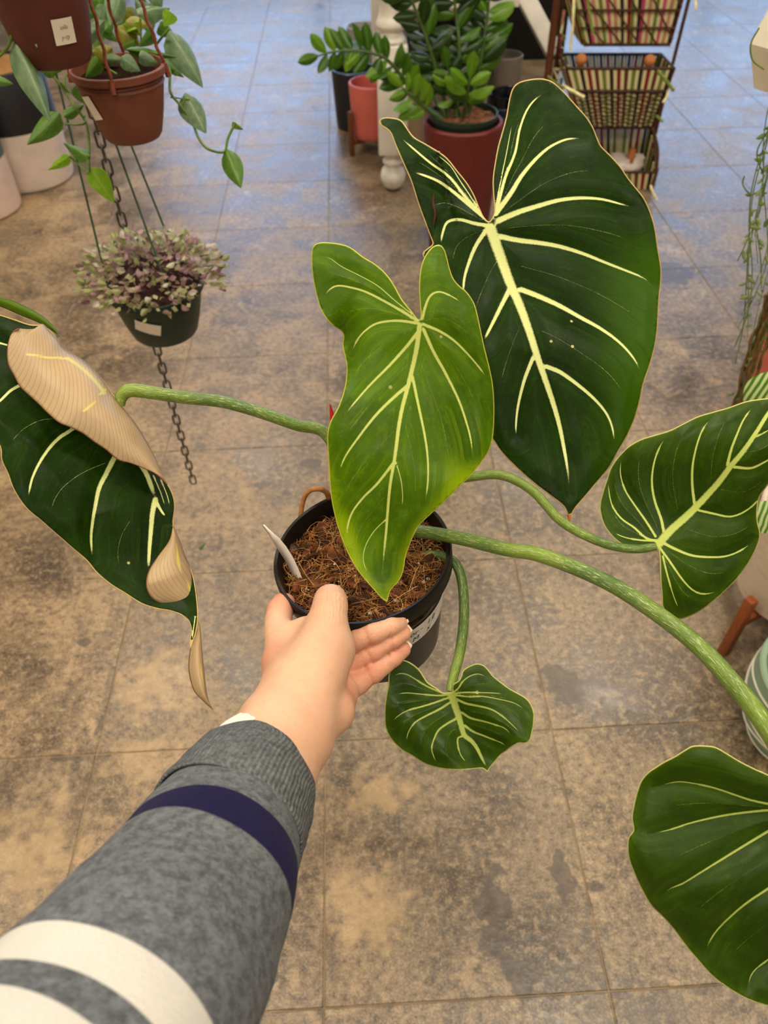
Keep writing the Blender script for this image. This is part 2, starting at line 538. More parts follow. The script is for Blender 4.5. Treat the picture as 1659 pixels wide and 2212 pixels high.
def build_leaf(name, outline, depth, left, right, midrib, spacing, mats, parent, quilt=0.0025, n_out=None, edge_px=3.0, lightf=None, thick=0.0007, use_mids=True, label=None):
    ol = crom(outline, n_out or 300, closed=True)
    veins = [(crom(np.array(v[0], float), 26), v[1] * .85, v[2] * .8, v[3] if len(v) > 3 else 1.0) for v in [midrib] + left + right]
    if use_mids:
      veins += [(np.array(v[0]), v[1], v[2], v[3]) for v in mids(left) + mids(right)]
    ext = []
    for pl, w0, w1, s in veins:
        Ln = np.linalg.norm(np.diff(pl, axis=0), axis=1).sum()
        dense = crom(pl, max(8, int(Ln / (spacing * 0.55))))
        T = np.gradient(dense, axis=0); T /= np.linalg.norm(T, axis=1)[:, None] + 1e-9
        N = np.column_stack([-T[:, 1], T[:, 0]])
        w = np.linspace(w0, w1, len(dense))[:, None]
        for k in ((0, .5, -.5, .95, -.95, 1.5, -1.5) if s == 1 else (0, .9, -.9, 2.0, -2.0)):
            ext.append(dense + N * w * k)
    ext = np.vstack(ext)
    keep = []; cells = {}
    mind = 1.7
    for q in ext:
        c = (int(q[0] // mind), int(q[1] // mind))
        if any(c2 in cells and (q[0] - cells[c2][0]) ** 2 + (q[1] - cells[c2][1]) ** 2 < (mind * .7) ** 2 for c2 in ((c[0] + i, c[1] + j) for i in (-1, 0, 1) for j in (-1, 0, 1))):
            continue
        cells[c] = q; keep.append(q)
    pts, fs = fill(ol, spacing, np.array(keep))
    vein = np.zeros(len(pts)); vd = np.full(len(pts), 1e9)
    for pl, w0, w1, s in veins:
        d, t = poly_dist(pts, pl)
        w = w0 + (w1 - w0) * t
        fade = np.clip((1.0 - t) / 0.14, 0.0, 1)
        vein = np.maximum(vein, s * fade * np.clip(1.45 - d / (w * 0.62), 0, 1))
        if s == 1.0:
            vd = np.minimum(vd, d + 6 * t)
    ed, _ = poly_dist(pts, ol, True)
    dz = np.array([depth(x, y) for x, y in pts])
    dz = dz - quilt * (1 - np.exp(-(vd / 26.0) ** 2)) * np.clip(ed / 30, 0.15, 1)
    V = np.array([P(x, y, z) for (x, y), z in zip(pts, dz)])
    # faces look at the camera
    a, b, c = (V[list(fs[0])[k]] for k in range(3))
    if np.cross(b - a, c - a).dot(CAM - a) < 0:
        fs = [tuple(reversed(f)) for f in fs]
    me = mesh_from(name, V, fs)
    lt = lightf(pts) if lightf else np.clip(1 - ed / 40.0, 0, 1) * 0.6
    for an, val in (('vein', vein), ('edge', ed / edge_px), ('vd', vd / 60.0), ('light', lt), ('line', (vd / 5.0))):
        at = me.attributes.new(an, 'FLOAT', 'POINT')
        at.data.foreach_set('value', np.asarray(val, np.float32))
    o = link(name, me, mats, parent, smooth=True, label=label)
    so = o.modifiers.new('thickness', 'SOLIDIFY'); so.thickness = thick; so.offset = -1.0; so.material_offset = 1; so.use_rim = True
    return o

RC = P(781, 1190, 0.60)                                  # centre of the pot's rim
POT_R = 0.0712
AXD = camv(0.125, 0.692, 0.71); AXD = AXD / np.linalg.norm(AXD)   # the pot's axis, downwards
plant = thing('potted_philodendron', 'philodendron with big heart-shaped pale-veined leaves in a small black pot held in hand', 'plant', RC + AXD * 0.112)

S6 = (660, 160, 1.924)
# ---- the bright young leaf in the middle
o_f = conv([(470,1022),(440,985),(400,935),(370,880),(335,830),(290,790),(240,760),(190,722),(150,707),(100,700),(60,700),(35,712),(25,740),(25,800),(32,860),(45,920),(60,970),(85,1015),(120,1050),(148,1068),(158,1090),(153,1120),(160,1160),(170,1210),(168,1270),(155,1330),(135,1385),(110,1430),(95,1470),(90,1520),(95,1600),(100,1690),(108,1770),(125,1850),(150,1930),(180,2000),(215,2060),(255,2110),(290,2150),(315,2178),(337,2194),(341,2192),(346,2165),(358,2140),(385,2110),(405,2070),(418,2000),(440,1940),(470,1880),(520,1830),(580,1775),(640,1715),(690,1665),(735,1610),(765,1560),(780,1500),(785,1400),(780,1300),(765,1220),(745,1140),(730,1070),(715,1000),(700,950),(670,905),(640,880),(615,850),(600,810),(590,770),(580,735),(565,713),(545,710),(520,725),(495,760),(478,810),(472,880),(475,950),(479,1005)], *S6)
mr_f = (conv([(475,1040),(460,1150),(430,1280),(395,1420),(370,1600),(350,1720),(335,1900),(325,2000),(318,2080)], *S6), 10, 4)
lf = [([(445,1000),(370,940),(300,880),(220,835),(150,800),(100,765),(55,755)], 2.5, 1.5), ([(465,1025),(400,985),(330,945),(250,905),(180,885),(130,880),(95,900),(75,935)], 6, 3),
      ([(465,1035),(380,1025),(300,1035),(250,1065),(215,1105),(190,1160)], 6, 2.5), ([(475,1060),(430,1120),(350,1210),(270,1290),(200,1370),(160,1420)], 7, 3),
      ([(430,1290),(360,1350),(290,1420),(220,1510),(165,1590),(135,1665)], 7, 3), ([(370,1610),(300,1700),(240,1760),(195,1820),(175,1880),(172,1930)], 6, 3), ([(335,1850),(285,1900),(250,1960),(240,2020),(260,2080)], 2.5, 1.5)]
rf = [([(485,1015),(500,960),(520,920),(555,905),(600,920),(650,950)], 6, 2), ([(490,1040),(560,1070),(620,1110),(680,1170),(730,1230),(755,1270)], 6, 2.5),
      ([(490,1060),(530,1150),(580,1240),(630,1340),(660,1420),(685,1510),(695,1590)], 7, 3), ([(445,1260),(470,1380),(495,1500),(508,1600),(508,1700),(495,1790)], 6, 3), ([(375,1610),(395,1680),(403,1740),(402,1800)], 2.5, 1.5)]
cv = lambda L: [(conv(a, *S6), w0, w1) for a, w0, w1 in L]
def side_of(a, b):
    a = np.array(a, float); b = np.array(b, float); L = np.linalg.norm(b - a); t = (b - a) / L; n = np.array([-t[1], t[0]])
    def f(x, y):
        q = np.array([x, y]) - a
        return q.dot(n) / L, q.dot(t) / L          # sideways, along
    return f
sf = side_of((905, 690), (835, 1298))
def dz_front(x, y):
    s, t = sf(x, y)
    z = 0.508 + 0.022 * t + 0.10 * s * s + 0.006 * math.sin(9 * t + 4 * s)
    if t < 0.1:
        z += 0.05 * (0.1 - t) ** 1.5 * (1 + 3 * abs(s))
    # the waist of the leaf on its left side turns under
    z += 0.018 * math.exp(-(((x - 742) / 26) ** 2 + ((y - 740) / 60) ** 2))
    return z
def painted_glow(p):  # light glowing through the margin and two spots, painted into the colour
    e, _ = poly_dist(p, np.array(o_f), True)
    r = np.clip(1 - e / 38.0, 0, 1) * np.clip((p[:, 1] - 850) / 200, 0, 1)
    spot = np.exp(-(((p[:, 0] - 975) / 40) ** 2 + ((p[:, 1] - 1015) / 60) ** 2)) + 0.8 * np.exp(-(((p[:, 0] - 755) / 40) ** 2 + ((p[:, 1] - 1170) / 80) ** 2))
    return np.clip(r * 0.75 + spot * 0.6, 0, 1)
build_leaf('leaf', o_f, dz_front, cv(lf), cv(rf), mr_f, 6.0, [M_LEAF_BRIGHT, M_UNDER_G], plant, 0.0022, 420, 3.2, painted_glow, label='bright green young leaf hanging in front of the pot')

# ---- the large dark leaf behind it
o_b = conv([(765,612),(785,570),(780,500),(778,440),(785,380),(800,300),(820,230),(835,170),(845,110),(860,60),(885,35),(930,22),(980,18),(1020,28),(1050,50),(1090,90),(1130,135),(1170,180),(1195,220),(1215,270),(1230,300),(1270,340),(1310,385),(1340,430),(1380,480),(1410,520),(1440,590),(1455,650),(1465,720),(1478,800),(1478,860),(1470,940),(1465,1040),(1455,1120),(1435,1200),(1405,1290),(1390,1360),(1370,1430),(1340,1500),(1300,1570),(1260,1640),(1210,1700),(1160,1760),(1125,1800),(1105,1835),(1097,1862),(1088,1830),(1070,1795),(1020,1755),(960,1710),(890,1650),(820,1580),(785,1530),(750,1470),(715,1390),(690,1280),(670,1150),(645,1050),(615,950),(590,880),(565,820),(540,785),(505,772),(487,755),(490,738),(510,722),(528,705),(517,672),(490,600),(465,530),(440,450),(410,380),(375,300),(350,240),(312,212),(305,195),(320,182),(350,180),(395,190),(420,220),(450,260),(500,290),(550,320),(590,350),(630,400),(670,450),(700,500),(725,560),(742,594)], *S6)
mr_b = (conv([(768,640),(800,730),(850,870),(890,960),(930,1070),(965,1180),(1000,1280),(1030,1370),(1055,1460),(1075,1560),(1090,1650),(1098,1750)], *S6), 22, 4)
rb = [([(790,560),(810,450),(835,330),(850,250),(860,200)], 3, 1.5), ([(780,590),(800,540),(830,430),(870,330),(890,230),(920,150),(960,100),(1005,75)], 7, 3), ([(790,580),(850,500),(900,420),(960,350),(1020,300),(1090,270),(1160,268)], 11, 3),
      ([(800,610),(880,575),(960,550),(1050,525),(1140,515),(1230,520),(1310,540),(1370,555)], 12, 3), ([(810,675),(880,690),(960,700),(1050,715),(1150,745),(1250,785),(1340,820),(1400,845),(1450,880)], 11, 3),
      ([(895,895),(960,920),(1050,960),(1140,1010),(1230,1060),(1310,1120),(1370,1190),(1395,1250)], 11, 3), ([(1000,1215),(1060,1240),(1130,1290),(1200,1350),(1250,1410),(1275,1470),(1285,1540)], 9, 3)]
lb = [([(720,560),(680,500),(640,440),(600,380),(540,330)], 3, 1.5), ([(745,590),(680,530),(600,430),(520,370),(460,320),(390,260)], 7, 3), ([(755,605),(700,560),(640,510),(560,450),(490,420),(440,405)], 9, 4), ([(755,630),(700,620),(640,605),(590,615),(570,660),(562,710)], 8, 4),
      ([(750,650),(710,710),(680,780),(660,850),(655,920)], 9, 4), ([(855,880),(820,950),(780,1030),(740,1110)], 10, 5), ([(945,1180),(910,1270),(885,1370),(875,1450),(875,1510)], 8, 3)]
sb = side_of((1058, 490), (1231, 1125))
def dz_big(x, y):
    s, t = sb(x, y)                       # s > 0 towards the left of the leaf
    z = 0.655 - 0.03 * t + 0.09 * s * s
    if t < 0:
        z += 0.12 * t * t + (0.05 if s > 0.1 else 0.0) * (-t)
    if s > 0:
        z += 0.05 * s * s
    z += 0.004 * math.sin(11 * t + 5 * s)
    return z
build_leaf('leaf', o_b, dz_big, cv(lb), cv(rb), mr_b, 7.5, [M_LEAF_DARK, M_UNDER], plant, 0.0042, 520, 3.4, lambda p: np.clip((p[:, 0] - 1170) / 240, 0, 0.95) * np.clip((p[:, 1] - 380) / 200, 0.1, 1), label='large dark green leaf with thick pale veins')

M_DRYLEAF = plain('dry_leaf_tissue', srgb(60, 32, 18), .7, .2, .3, 90)
tube('dry_tear', [(*P(938, 418, dz_big(938, 418) - .004), .0006), (*P(936, 440, dz_big(936, 440) - .004), .0014), (*P(940, 462, dz_big(940, 462) - .004), .0016), (*P(936, 490, dz_big(936, 490) - .004), .0005)], None, M_DRYLEAF, plant, seg=6, n=16, label='dry brown tear in the large dark leaf')
tube('dry_tip', [(*P(1229, 1112, dz_big(1229, 1112) - .001), .0016), (*P(1230, 1122, dz_big(1230, 1122) - .001), .0010), (*P(1231, 1131, dz_big(1231, 1131) - .001), .0003)], None, plain('dry_orange_tip', srgb(186, 110, 44), .6, .2, .2), plant, seg=6, n=10, label='dry orange tip of the large dark leaf')
# ---- the leaf at the right edge
S8 = (1280, 840, 2.5726)
o_r = conv([(360,886),(330,890),(260,888),(200,880),(150,855),(100,810),(65,760),(45,700),(40,640),(60,560),(80,500),(100,440),(140,380),(200,320),(270,280),(350,255),(430,230),(500,195),(580,155),(660,130),(750,105),(850,70),(940,55),(1000,50),(1080,35),(1160,0),(1230,-40),(1290,-95),(1262,-10),(1215,90),(1140,230),(1060,380),(985,520),(930,600),(915,680),(918,740),(932,800),(925,850),(900,910),(860,980),(800,1060),(730,1130),(660,1190),(600,1235),(540,1265),(480,1280),(420,1250),(390,1210),(385,1150),(378,1060),(375,980),(370,905)], *S8)
mr_r = (conv([(370,860),(430,790),(520,710),(600,630),(700,520),(760,440),(850,330),(930,210),(980,130),(1060,50),(1150,-20)], *S8), 17, 5)
lr = [([(345,845),(260,840),(180,825),(120,800)], 4, 2), ([(365,845),(300,830),(230,770),(160,720),(110,650),(90,560),(92,510)], 5, 2), ([(350,820),(300,740),(230,640),(180,560),(155,470),(160,380)], 5, 2), ([(395,790),(380,720),(345,620),(330,520),(340,420),(370,330),(410,265)], 6, 2.5),
      ([(565,630),(555,540),(555,440),(575,330),(610,230),(660,160)], 6, 2.5), ([(750,420),(770,340),(800,260),(840,170),(890,100)], 6, 2.5)]
rr = [([(390,930),(420,1050),(450,1150),(480,1225)], 4, 2), ([(375,885),(430,960),(500,1060),(560,1120),(620,1140),(700,1125)], 5, 2.5), ([(400,860),(460,890),(550,925),(650,935),(740,930),(820,900),(890,850)], 6, 2.5),
      ([(590,675),(680,695),(760,710),(830,690),(900,640),(950,570)], 5, 2.5), ([(790,435),(880,440),(950,410),(1000,380)], 6, 3), ([(910,265),(960,240),(1000,215)], 4, 2)]
cv8 = lambda L: [(conv(a, *S8), w0, w1) for a, w0, w1 in L]
sr = side_of((1420, 1180), (1770, 800))
def dz_right(x, y):
    s, t = sr(x, y)
    return 0.60 - 0.045 * t + 0.11 * s * s + 0.006 * math.sin(8 * t - 5 * s)
build_leaf('leaf', o_r, dz_right, cv8(lr), cv8(rr), mr_r, 6.5, [M_LEAF_MID, M_UNDER_G], plant, 0.003, 380, 3.2, label='mid green leaf tilted upward at the end of a curved stem')

# ---- the small leaf below the pot
S2 = (800, 1380, 4.1475)
o_s = conv([(715,478),(650,482),(590,440),(520,395),(480,340),(440,280),(390,235),(330,200),(280,192),(220,225),(180,275),(165,330),(162,400),(145,480),(130,600),(128,720),(140,810),(180,890),(240,960),(300,1010),(360,1040),(420,1080),(500,1125),(600,1155),(700,1170),(800,1175),(900,1168),(980,1160),(1015,1165),(1050,1192),(1070,1160),(1110,1110),(1160,1050),(1220,1005),(1280,960),(1330,935),(1390,935),(1430,910),(1445,860),(1460,790),(1468,700),(1462,640),(1430,570),(1380,520),(1310,480),(1240,440),(1160,380),(1100,330),(1060,280),(1020,240),(970,222),(920,230),(860,260),(825,290),(815,330),(790,375),(745,405),(735,440),(738,472)], *S2)
mr_s = (conv([(725,495),(750,570),(780,660),(810,760),(840,860),(900,910),(950,970),(990,1050),(1030,1130),(1050,1175)], *S2), 16, 4)
ls = [([(700,490),(640,480),(560,450),(480,410),(400,360),(330,320),(260,312),(200,340)], 4, 2), ([(700,500),(600,508),(450,495),(330,485),(230,495)], 4, 1.5), ([(690,530),(580,570),(450,610),(340,640),(250,690),(190,750)], 4.5, 2), ([(705,575),(620,630),(500,690),(400,750),(340,840),(320,940)], 5, 2),
      ([(760,720),(680,765),(610,820),(570,900),(550,980),(570,1060),(600,1120)], 5, 2), ([(830,870),(785,890),(785,960),(810,1040),(860,1110)], 4, 2)]
rs = [([(750,475),(790,440),(830,380),(900,330),(970,315),(1040,340)], 3.5, 1.5), ([(750,490),(850,480),(1000,482),(1100,485),(1200,495)], 4, 1.5), ([(760,505),(880,518),(1000,515),(1150,540),(1300,580),(1400,650)], 3.5, 1.5), ([(780,545),(860,580),(960,600),(1080,630),(1180,690),(1270,770),(1350,850)], 5, 2),
      ([(820,660),(900,710),(1020,740),(1120,770),(1200,800),(1270,860)], 5, 2), ([(850,780),(920,830),(1020,870),(1120,910),(1180,935),(1220,970)], 5, 2)]
cv2 = lambda L: [(conv(a, *S2), w0, w1) for a, w0, w1 in L]
ss_ = side_of((973, 1496), (1053, 1667))
def dz_small(x, y):
    s, t = ss_(x, y)
    return 0.575 - 0.012 * t - 0.012 * abs(s) + 0.004 * math.sin(8 * s + 3 * t)
build_leaf('leaf', o_s, dz_small, cv2(ls), cv2(rs), mr_s, 5.0, [M_LEAF_LOW, M_UNDER_G], plant, 0.0030, 320, 3.0, label='small broad heart-shaped leaf hanging below the pot')

# ---- the leaf in the lower right corner
S3 = (1320, 1560, 3.392)
o_l = conv([(1350,600),(1290,500),(1230,430),(1150,385),(1060,345),(950,290),(850,230),(770,185),(690,172),(600,175),(540,205),(470,250),(390,290),(320,335),(270,370),(220,430),(190,510),(165,610),(152,700),(163,790),(130,840),(120,900),(130,1000),(170,1110),(220,1220),(290,1340),(380,1430),(460,1520),(540,1630),(640,1750),(740,1860),(860,1950),(980,2020),(1080,2060),(1150,2078),(1260,2100),(1380,2160),(1480,2260),(1530,2180),(1640,2040),(1780,1880),(1900,1700),(1990,1480),(2020,1240),(2000,1000),(1940,780),(1850,600),(1740,450),(1620,350),(1510,340),(1430,400),(1385,500)], *S3)
mr_l = (conv([(1355,640),(1370,800),(1390,1000),(1410,1250),(1425,1500),(1440,1750),(1455,1950),(1475,2180)], *S3), 14, 4)
ll = [([(1340,630),(1150,598),(1020,570),(900,530),(750,480),(600,448),(480,438),(330,470)], 5, 2), ([(1340,640),(1150,645),(900,672),(720,705),(560,745),(440,785),(280,822)], 5.5, 2.5), ([(1350,690),(1250,745),(1150,800),(1000,890),(820,1000),(650,1105),(520,1185),(440,1215),(365,1275)], 6, 3),
      ([(1395,1050),(1280,1130),(1150,1220),(1000,1320),(880,1420),(780,1520),(720,1610),(688,1690)], 6, 3), ([(1420,1500),(1290,1630),(1150,1740),(1060,1810),(1020,1870),(1002,1950)], 5, 2)]
rl = [([(1370,620),(1500,540),(1650,500),(1780,540)], 5, 2), ([(1370,660),(1550,700),(1750,800),(1900,950)], 6, 2), ([(1390,1000),(1550,1080),(1750,1230),(1880,1420)], 6, 2), ([(1420,1450),(1540,1530),(1680,1680),(1740,1800)], 5, 2)]
cv3 = lambda L: [(conv(a, *S3), w0, w1) for a, w0, w1 in L]
sl = side_of((1718, 1737), (1756, 2226))
def dz_low(x, y):
    s, t = sl(x, y)
    return 0.47 + 0.005 * t + 0.035 * s * s + 0.004 * math.sin(10 * t + 4 * s)
build_leaf('leaf', o_l, dz_low, cv3(ll), cv3(rl), mr_l, 8.0, [M_LEAF_LOW, M_UNDER_G], plant, 0.0035, 360, 3.2, label='broad green leaf at the end of the longest stem')

# ---- the rolled leaf on the left: a green face and pale flaps of its underside
def strip(A, B, bulge, zA, zB, nu=70, nv=16, under=True):
    """surface between two picture curves A (the fold) and B (the free edge); bulges towards the viewer"""
    a = crom(A, nu); b = crom(B, nu)
    V = []; uv = []
    for i in range(nu):
        u = i / (nu - 1)
        za = np.interp(u, np.linspace(0, 1, len(zA)), zA); zb = np.interp(u, np.linspace(0, 1, len(zB)), zB)
        bl = bulge * math.sin(math.pi * min(max(u, 0.02), 0.98)) ** 0.6
        for j in range(nv):
            v = j / (nv - 1)
            p = a[i] * (1 - v) + b[i] * v
            z = za * (1 - v) + zb * v - bl * math.sin(math.pi * v ** 0.7)
            V.append(P(p[0], p[1], z)); uv.append((u, v, np.linalg.norm(p - b[i])))
    Fc = [(i * nv + j, (i + 1) * nv + j, (i + 1) * nv + j + 1, i * nv + j + 1) for i in range(nu - 1) for j in range(nv - 1)]
    return V, Fc, uv
S5 = (0, 620, 2.354)
c5 = lambda L: conv(L, *S5)
def facing(V, Fc, to_cam):
    f = Fc[len(Fc) // 2]; a, b, c = (np.array(V[f[k]]) for k in range(3))
    return Fc if (np.cross(b - a, c - a).dot(CAM - a) > 0) == to_cam else [tuple(reversed(q)) for q in Fc]
rolled = []
ridge = c5([(-130,120),(-40,130),(60,160),(150,190),(230,200),(300,270),(340,320),(420,372),(490,432),(540,492),(570,540),(600,580),(640,632),(680,684),(720,744),(760,812),(790,872),(830,962),(868,1030),(886,1080),(889,1130),(882,1205)])
low = c5([(-130,600),(-60,720),(0,810),(8,880),(40,950),(70,1030),(130,1120),(210,1190),(290,1260),(370,1330),(440,1390),(490,1450),(560,1510),(640,1560),(720,1610),(800,1636),(860,1646),(905,1660)])
# green face: filled outline
g_out = ridge + c5([(915,1290),(950,1380),(985,1480),(1003,1600),(1006,1690),(995,1760),(984,1795),(968,1840),(966,1790),(972,1745),(960,1700),(930,1672)]) + low[::-1] + c5([(-210,560),(-260,420),(-230,250)])
g_mid = (c5([(560,600),(640,760),(700,880),(742,945),(775,1030),(790,1085)]), 12, 9)
g_left = [(c5([(270,668),(200,680),(130,715),(80,760),(50,800)]), 2.6, 2, .45), (c5([(535,895),(450,930),(380,970),(310,1030),(270,1100),(262,1160)]), 2.8, 2, .5), (c5([(660,1190),(620,1260),(600,1340),(605,1430)]), 2.4, 2, .45), (c5([(-60,620),(0,578),(50,530),(100,500),(200,450)]), 4, 8), (c5([(400,700),(350,735),(300,768),(250,820),(200,895),(165,970),(148,1040),(142,1080)]), 8, 4), (c5([(600,840),(575,880),(540,950),(505,1020),(485,1110),(470,1200),(463,1280),(470,1385)]), 11, 4), (c5([(790,1080),(775,1150),(768,1230),(760,1330),(754,1440)]), 11, 6)]
g_right = [(c5([(792,1085),(815,1130),(840,1165)]), 7, 4), (c5([(780,960),(815,1040),(838,1110)]), 3, 2), (c5([(820,985),(850,1060),(862,1110)]), 3, 2), (c5([(992,1680),(985,1730),(978,1790)]), 2.5, 2), (c5([(0,285),(40,296)]), 4, 3)]
def dz_roll(x, y):
    # lies back under the flap, comes forward towards its lower edge
    d, _ = poly_dist(np.array([[x, y]]), np.array(ridge))
    return 0.565 - 0.02 * min(d[0] / 130.0, 1.6) + 0.008 * math.sin(d[0] / 70.0)
face = build_leaf('leaf', g_out, dz_roll, g_left, g_right, g_mid, 7.0, [M_LEAF_DARK, M_UNDER], plant, 0.0028, 420, 2.6, lambda p: np.full(len(p), 0.32), use_mids=False, label='big rolled leaf showing its pale tan underside')
flaps = []
fl_edge = c5([(96,213),(60,235),(44,272),(36,320),(40,390),(70,450),(100,505),(140,545),(190,590),(240,640),(300,690),(360,716),(420,745),(480,790),(540,830),(600,880),(660,896),(740,926),(800,955),(838,985),(852,1004)])
fl_ridge = c5([(100,211),(150,214),(190,206),(210,186),(230,196),(262,232),(300,270),(340,320),(420,370),(490,430),(540,490),(570,540),(600,580),(640,630),(680,680),(720,740),(760,810),(790,870),(830,960),(846,992),(853,1005)])
flaps.append(strip(fl_ridge, fl_edge, 0.016, [0.558, 0.566, 0.562], [0.545, 0.528, 0.55], 90, 18))
flaps.append(strip(c5([(881,1208),(912,1282),(946,1372),(976,1442),(996,1522),(1006,1602),(1001,1684)]), c5([(879,1216),(858,1292),(800,1372),(752,1452),(745,1532),(782,1592),(860,1622),(925,1652),(1000,1684)]), 0.010, [0.56, 0.556], [0.556, 0.536, 0.552], 50, 14))
flaps.append(strip(c5([(1006,1690),(1020,1742),(1030,1862),(1041,1972),(1056,2082),(1083,2151)]), c5([(1004,1694),(985,1792),(965,1850),(959,1950),(984,2050),(1032,2105),(1082,2151)]), 0.006, [0.556, 0.545], [0.553, 0.548, 0.545], 50, 12))
for k, (V, Fc, uv) in enumerate(flaps):
    me = mesh_from('leaf_fold', V, facing(V, Fc, True))
    uv = np.array(uv)
    if k == 0:
        u, v = uv[:, 0], uv[:, 1]
        v1 = np.clip(1.3 - np.abs(u - 0.50 - 0.05 * v + 0.03 * v * v) / 0.005, 0, 1) * (v > 0.04) * (v < 0.62)
        tgt = 0.10 + 3.2 * np.clip(0.30 - u, 0, 1) ** 1.2 * 2.0
        v2 = np.clip(1.3 - np.abs(v - tgt) / 0.035, 0, 1) * (u > 0.17) * (u < 0.52)
        vn = np.maximum(v1, v2)
        line = 40 * (uv[:, 0] + 0.22 * (1 - uv[:, 1]) ** 2 - 0.05 * uv[:, 1])
    else:
        vn = np.clip(1.2 - np.abs(uv[:, 1] - 0.30 + 0.2 * uv[:, 0]) / 0.04, 0, 1) * (uv[:, 0] < 0.75)
        line = 10 * uv[:, 1] + 6 * uv[:, 0]
    for an, val in (('vein', vn), ('edge', uv[:, 2] / 2.6), ('vd', uv[:, 0] * 0), ('light', uv[:, 0] * 0), ('line', line)):
        at = me.attributes.new(an, 'FLOAT', 'POINT'); at.data.foreach_set('value', np.asarray(val, np.float32))
    o = link('leaf_fold', me, [M_UNDER, M_LEAF_DARK], face, smooth=True, label='pale tan underside of the rolled leaf')
    so = o.modifiers.new('thickness', 'SOLIDIFY'); so.thickness = 0.0007; so.offset = -1; so.material_offset = 1
# the other lobe of that leaf, seen edge-on
V, Fc, uv = strip(c5([(-60,30),(0,52),(60,68),(150,108),(230,158),(280,208),(300,248)]), c5([(-60,95),(0,100),(100,142),(200,184),(270,226),(298,250)]), 0.004, [0.60, 0.575], [0.60, 0.575], 40, 8)
me = mesh_from('leaf_fold', V, facing(V, Fc, True))
for an in ('vein', 'vd', 'line'):
    me.attributes.new(an, 'FLOAT', 'POINT')
for an, v in (('edge', 3.0), ('light', 0.8)):
    at = me.attributes.new(an, 'FLOAT', 'POINT'); at.data.foreach_set('value', np.full(len(V), v, np.float32))
o = link('leaf_fold', me, [M_LEAF_MID, M_UNDER], face, smooth=True, label='green lobe of the rolled leaf seen edge-on')
so = o.modifiers.new('thickness', 'SOLIDIFY'); so.thickness = 0.0007; so.offset = -1; so.material_offset = 1

# ---- leaf stalks
def stalk_material():
    m = Mat('leaf_stalk_green', 0.38, 0.45)
    al, ar = m.attr('along'), m.attr('around')
    comb = m.n('ShaderNodeCombineXYZ', {0: m.math('MULTIPLY', al, 60.0), 1: m.math('MULTIPLY', m.math('SINE', m.math('MULTIPLY', ar, 6.2832)), 4.0), 2: m.math('MULTIPLY', m.math('COSINE', m.math('MULTIPLY', ar, 6.2832)), 4.0)}).outputs[0]
    st = m.noise(comb, 3.0, 4, 0.6)
    big = m.noise(m.obj(), 14, 2)
    c = m.mix(m.step(big, 0.35, 0.65), srgb(70, 102, 34), srgb(118, 144, 46))
    c = m.mix(m.math('MULTIPLY', m.step(st, 0.54, 0.66), 0.75), c, srgb(206, 214, 150))
    c = m.mix(m.math('MULTIPLY', m.step(st, 0.44, 0.34), 0.5), c, srgb(60, 82, 26))
    m.color(c); m.bump(st, 0.25, 0.001)
    return m.m
M_STALK = stalk_material()
def stalk(pts):
    return tube('leaf_stalk', [(*P(x, y, z), r) for x, y, z, r in pts], None, M_STALK, plant, seg=12, n=60)
stalk([(775,1190,.625,.005),(750,1040,.615,.005),(705,938,.605,.0048),(640,918,.60,.0047),(560,890,.592,.0047),(480,868,.585,.0047),(400,859,.578,.0048),(320,847,.572,.0050),(280,843,.568,.0052),(262,856,.568,.0048),(258,876,.569,.004)])
stalk([(850,1190,.63,.0045),(885,1000,.605,.0042),(905,820,.57,.004),(912,720,.53,.004),(907,692,.513,.0035)])
stalk([(880,1170,.65,.006),(940,960,.70,.006),(1000,700,.71,.0058),(1045,540,.69,.0055),(1058,494,.662,.005)])
stalk([(880,1160,.64,.0042),(930,1070,.62,.004),(975,1040,.612,.0039),(1020,1030,.61,.0038),(1085,1027,.607,.0038),(1150,1060,.605,.0038),(1215,1128,.603,.0038),(1300,1172,.602,.0037),(1370,1186,.602,.0036),(1416,1180,.602,.0034)])
stalk([(830,1195,.625,.005),(870,1150,.605,.0052),(920,1150,.595,.0052),(1000,1164,.585,.0053),(1090,1186,.572,.0053),(1170,1200,.56,.0054),(1300,1252,.54,.0055),(1400,1312,.525,.0057),(1500,1388,.51,.0060),(1580,1472,.497,.0062),(1650,1562,.485,.0063),(1705,1660,.477,.006),(1719,1742,.474,.005)])
stalk([(880,1205,.63,.0038),(925,1198,.612,.0038),(965,1204,.602,.0038),(988,1224,.598,.0039),(1000,1270,.596,.0040),(1002,1340,.592,.0041),(993,1410,.586,.0040),(980,1460,.581,.0038),(973,1494,.577,.0036)])
def sheath():
    return tube('bud_sheath', [(*P(745, 1010, .60), .004), (*P(728, 940, .595), .0032), (*P(718, 900, .59), .002), (*P(713, 873, .585), .0004)], None, plain('red_bud_sheath', srgb(190, 40, 34), 0.4), plant, seg=8, n=14, label='small red pointed bud sheath')
sheath()

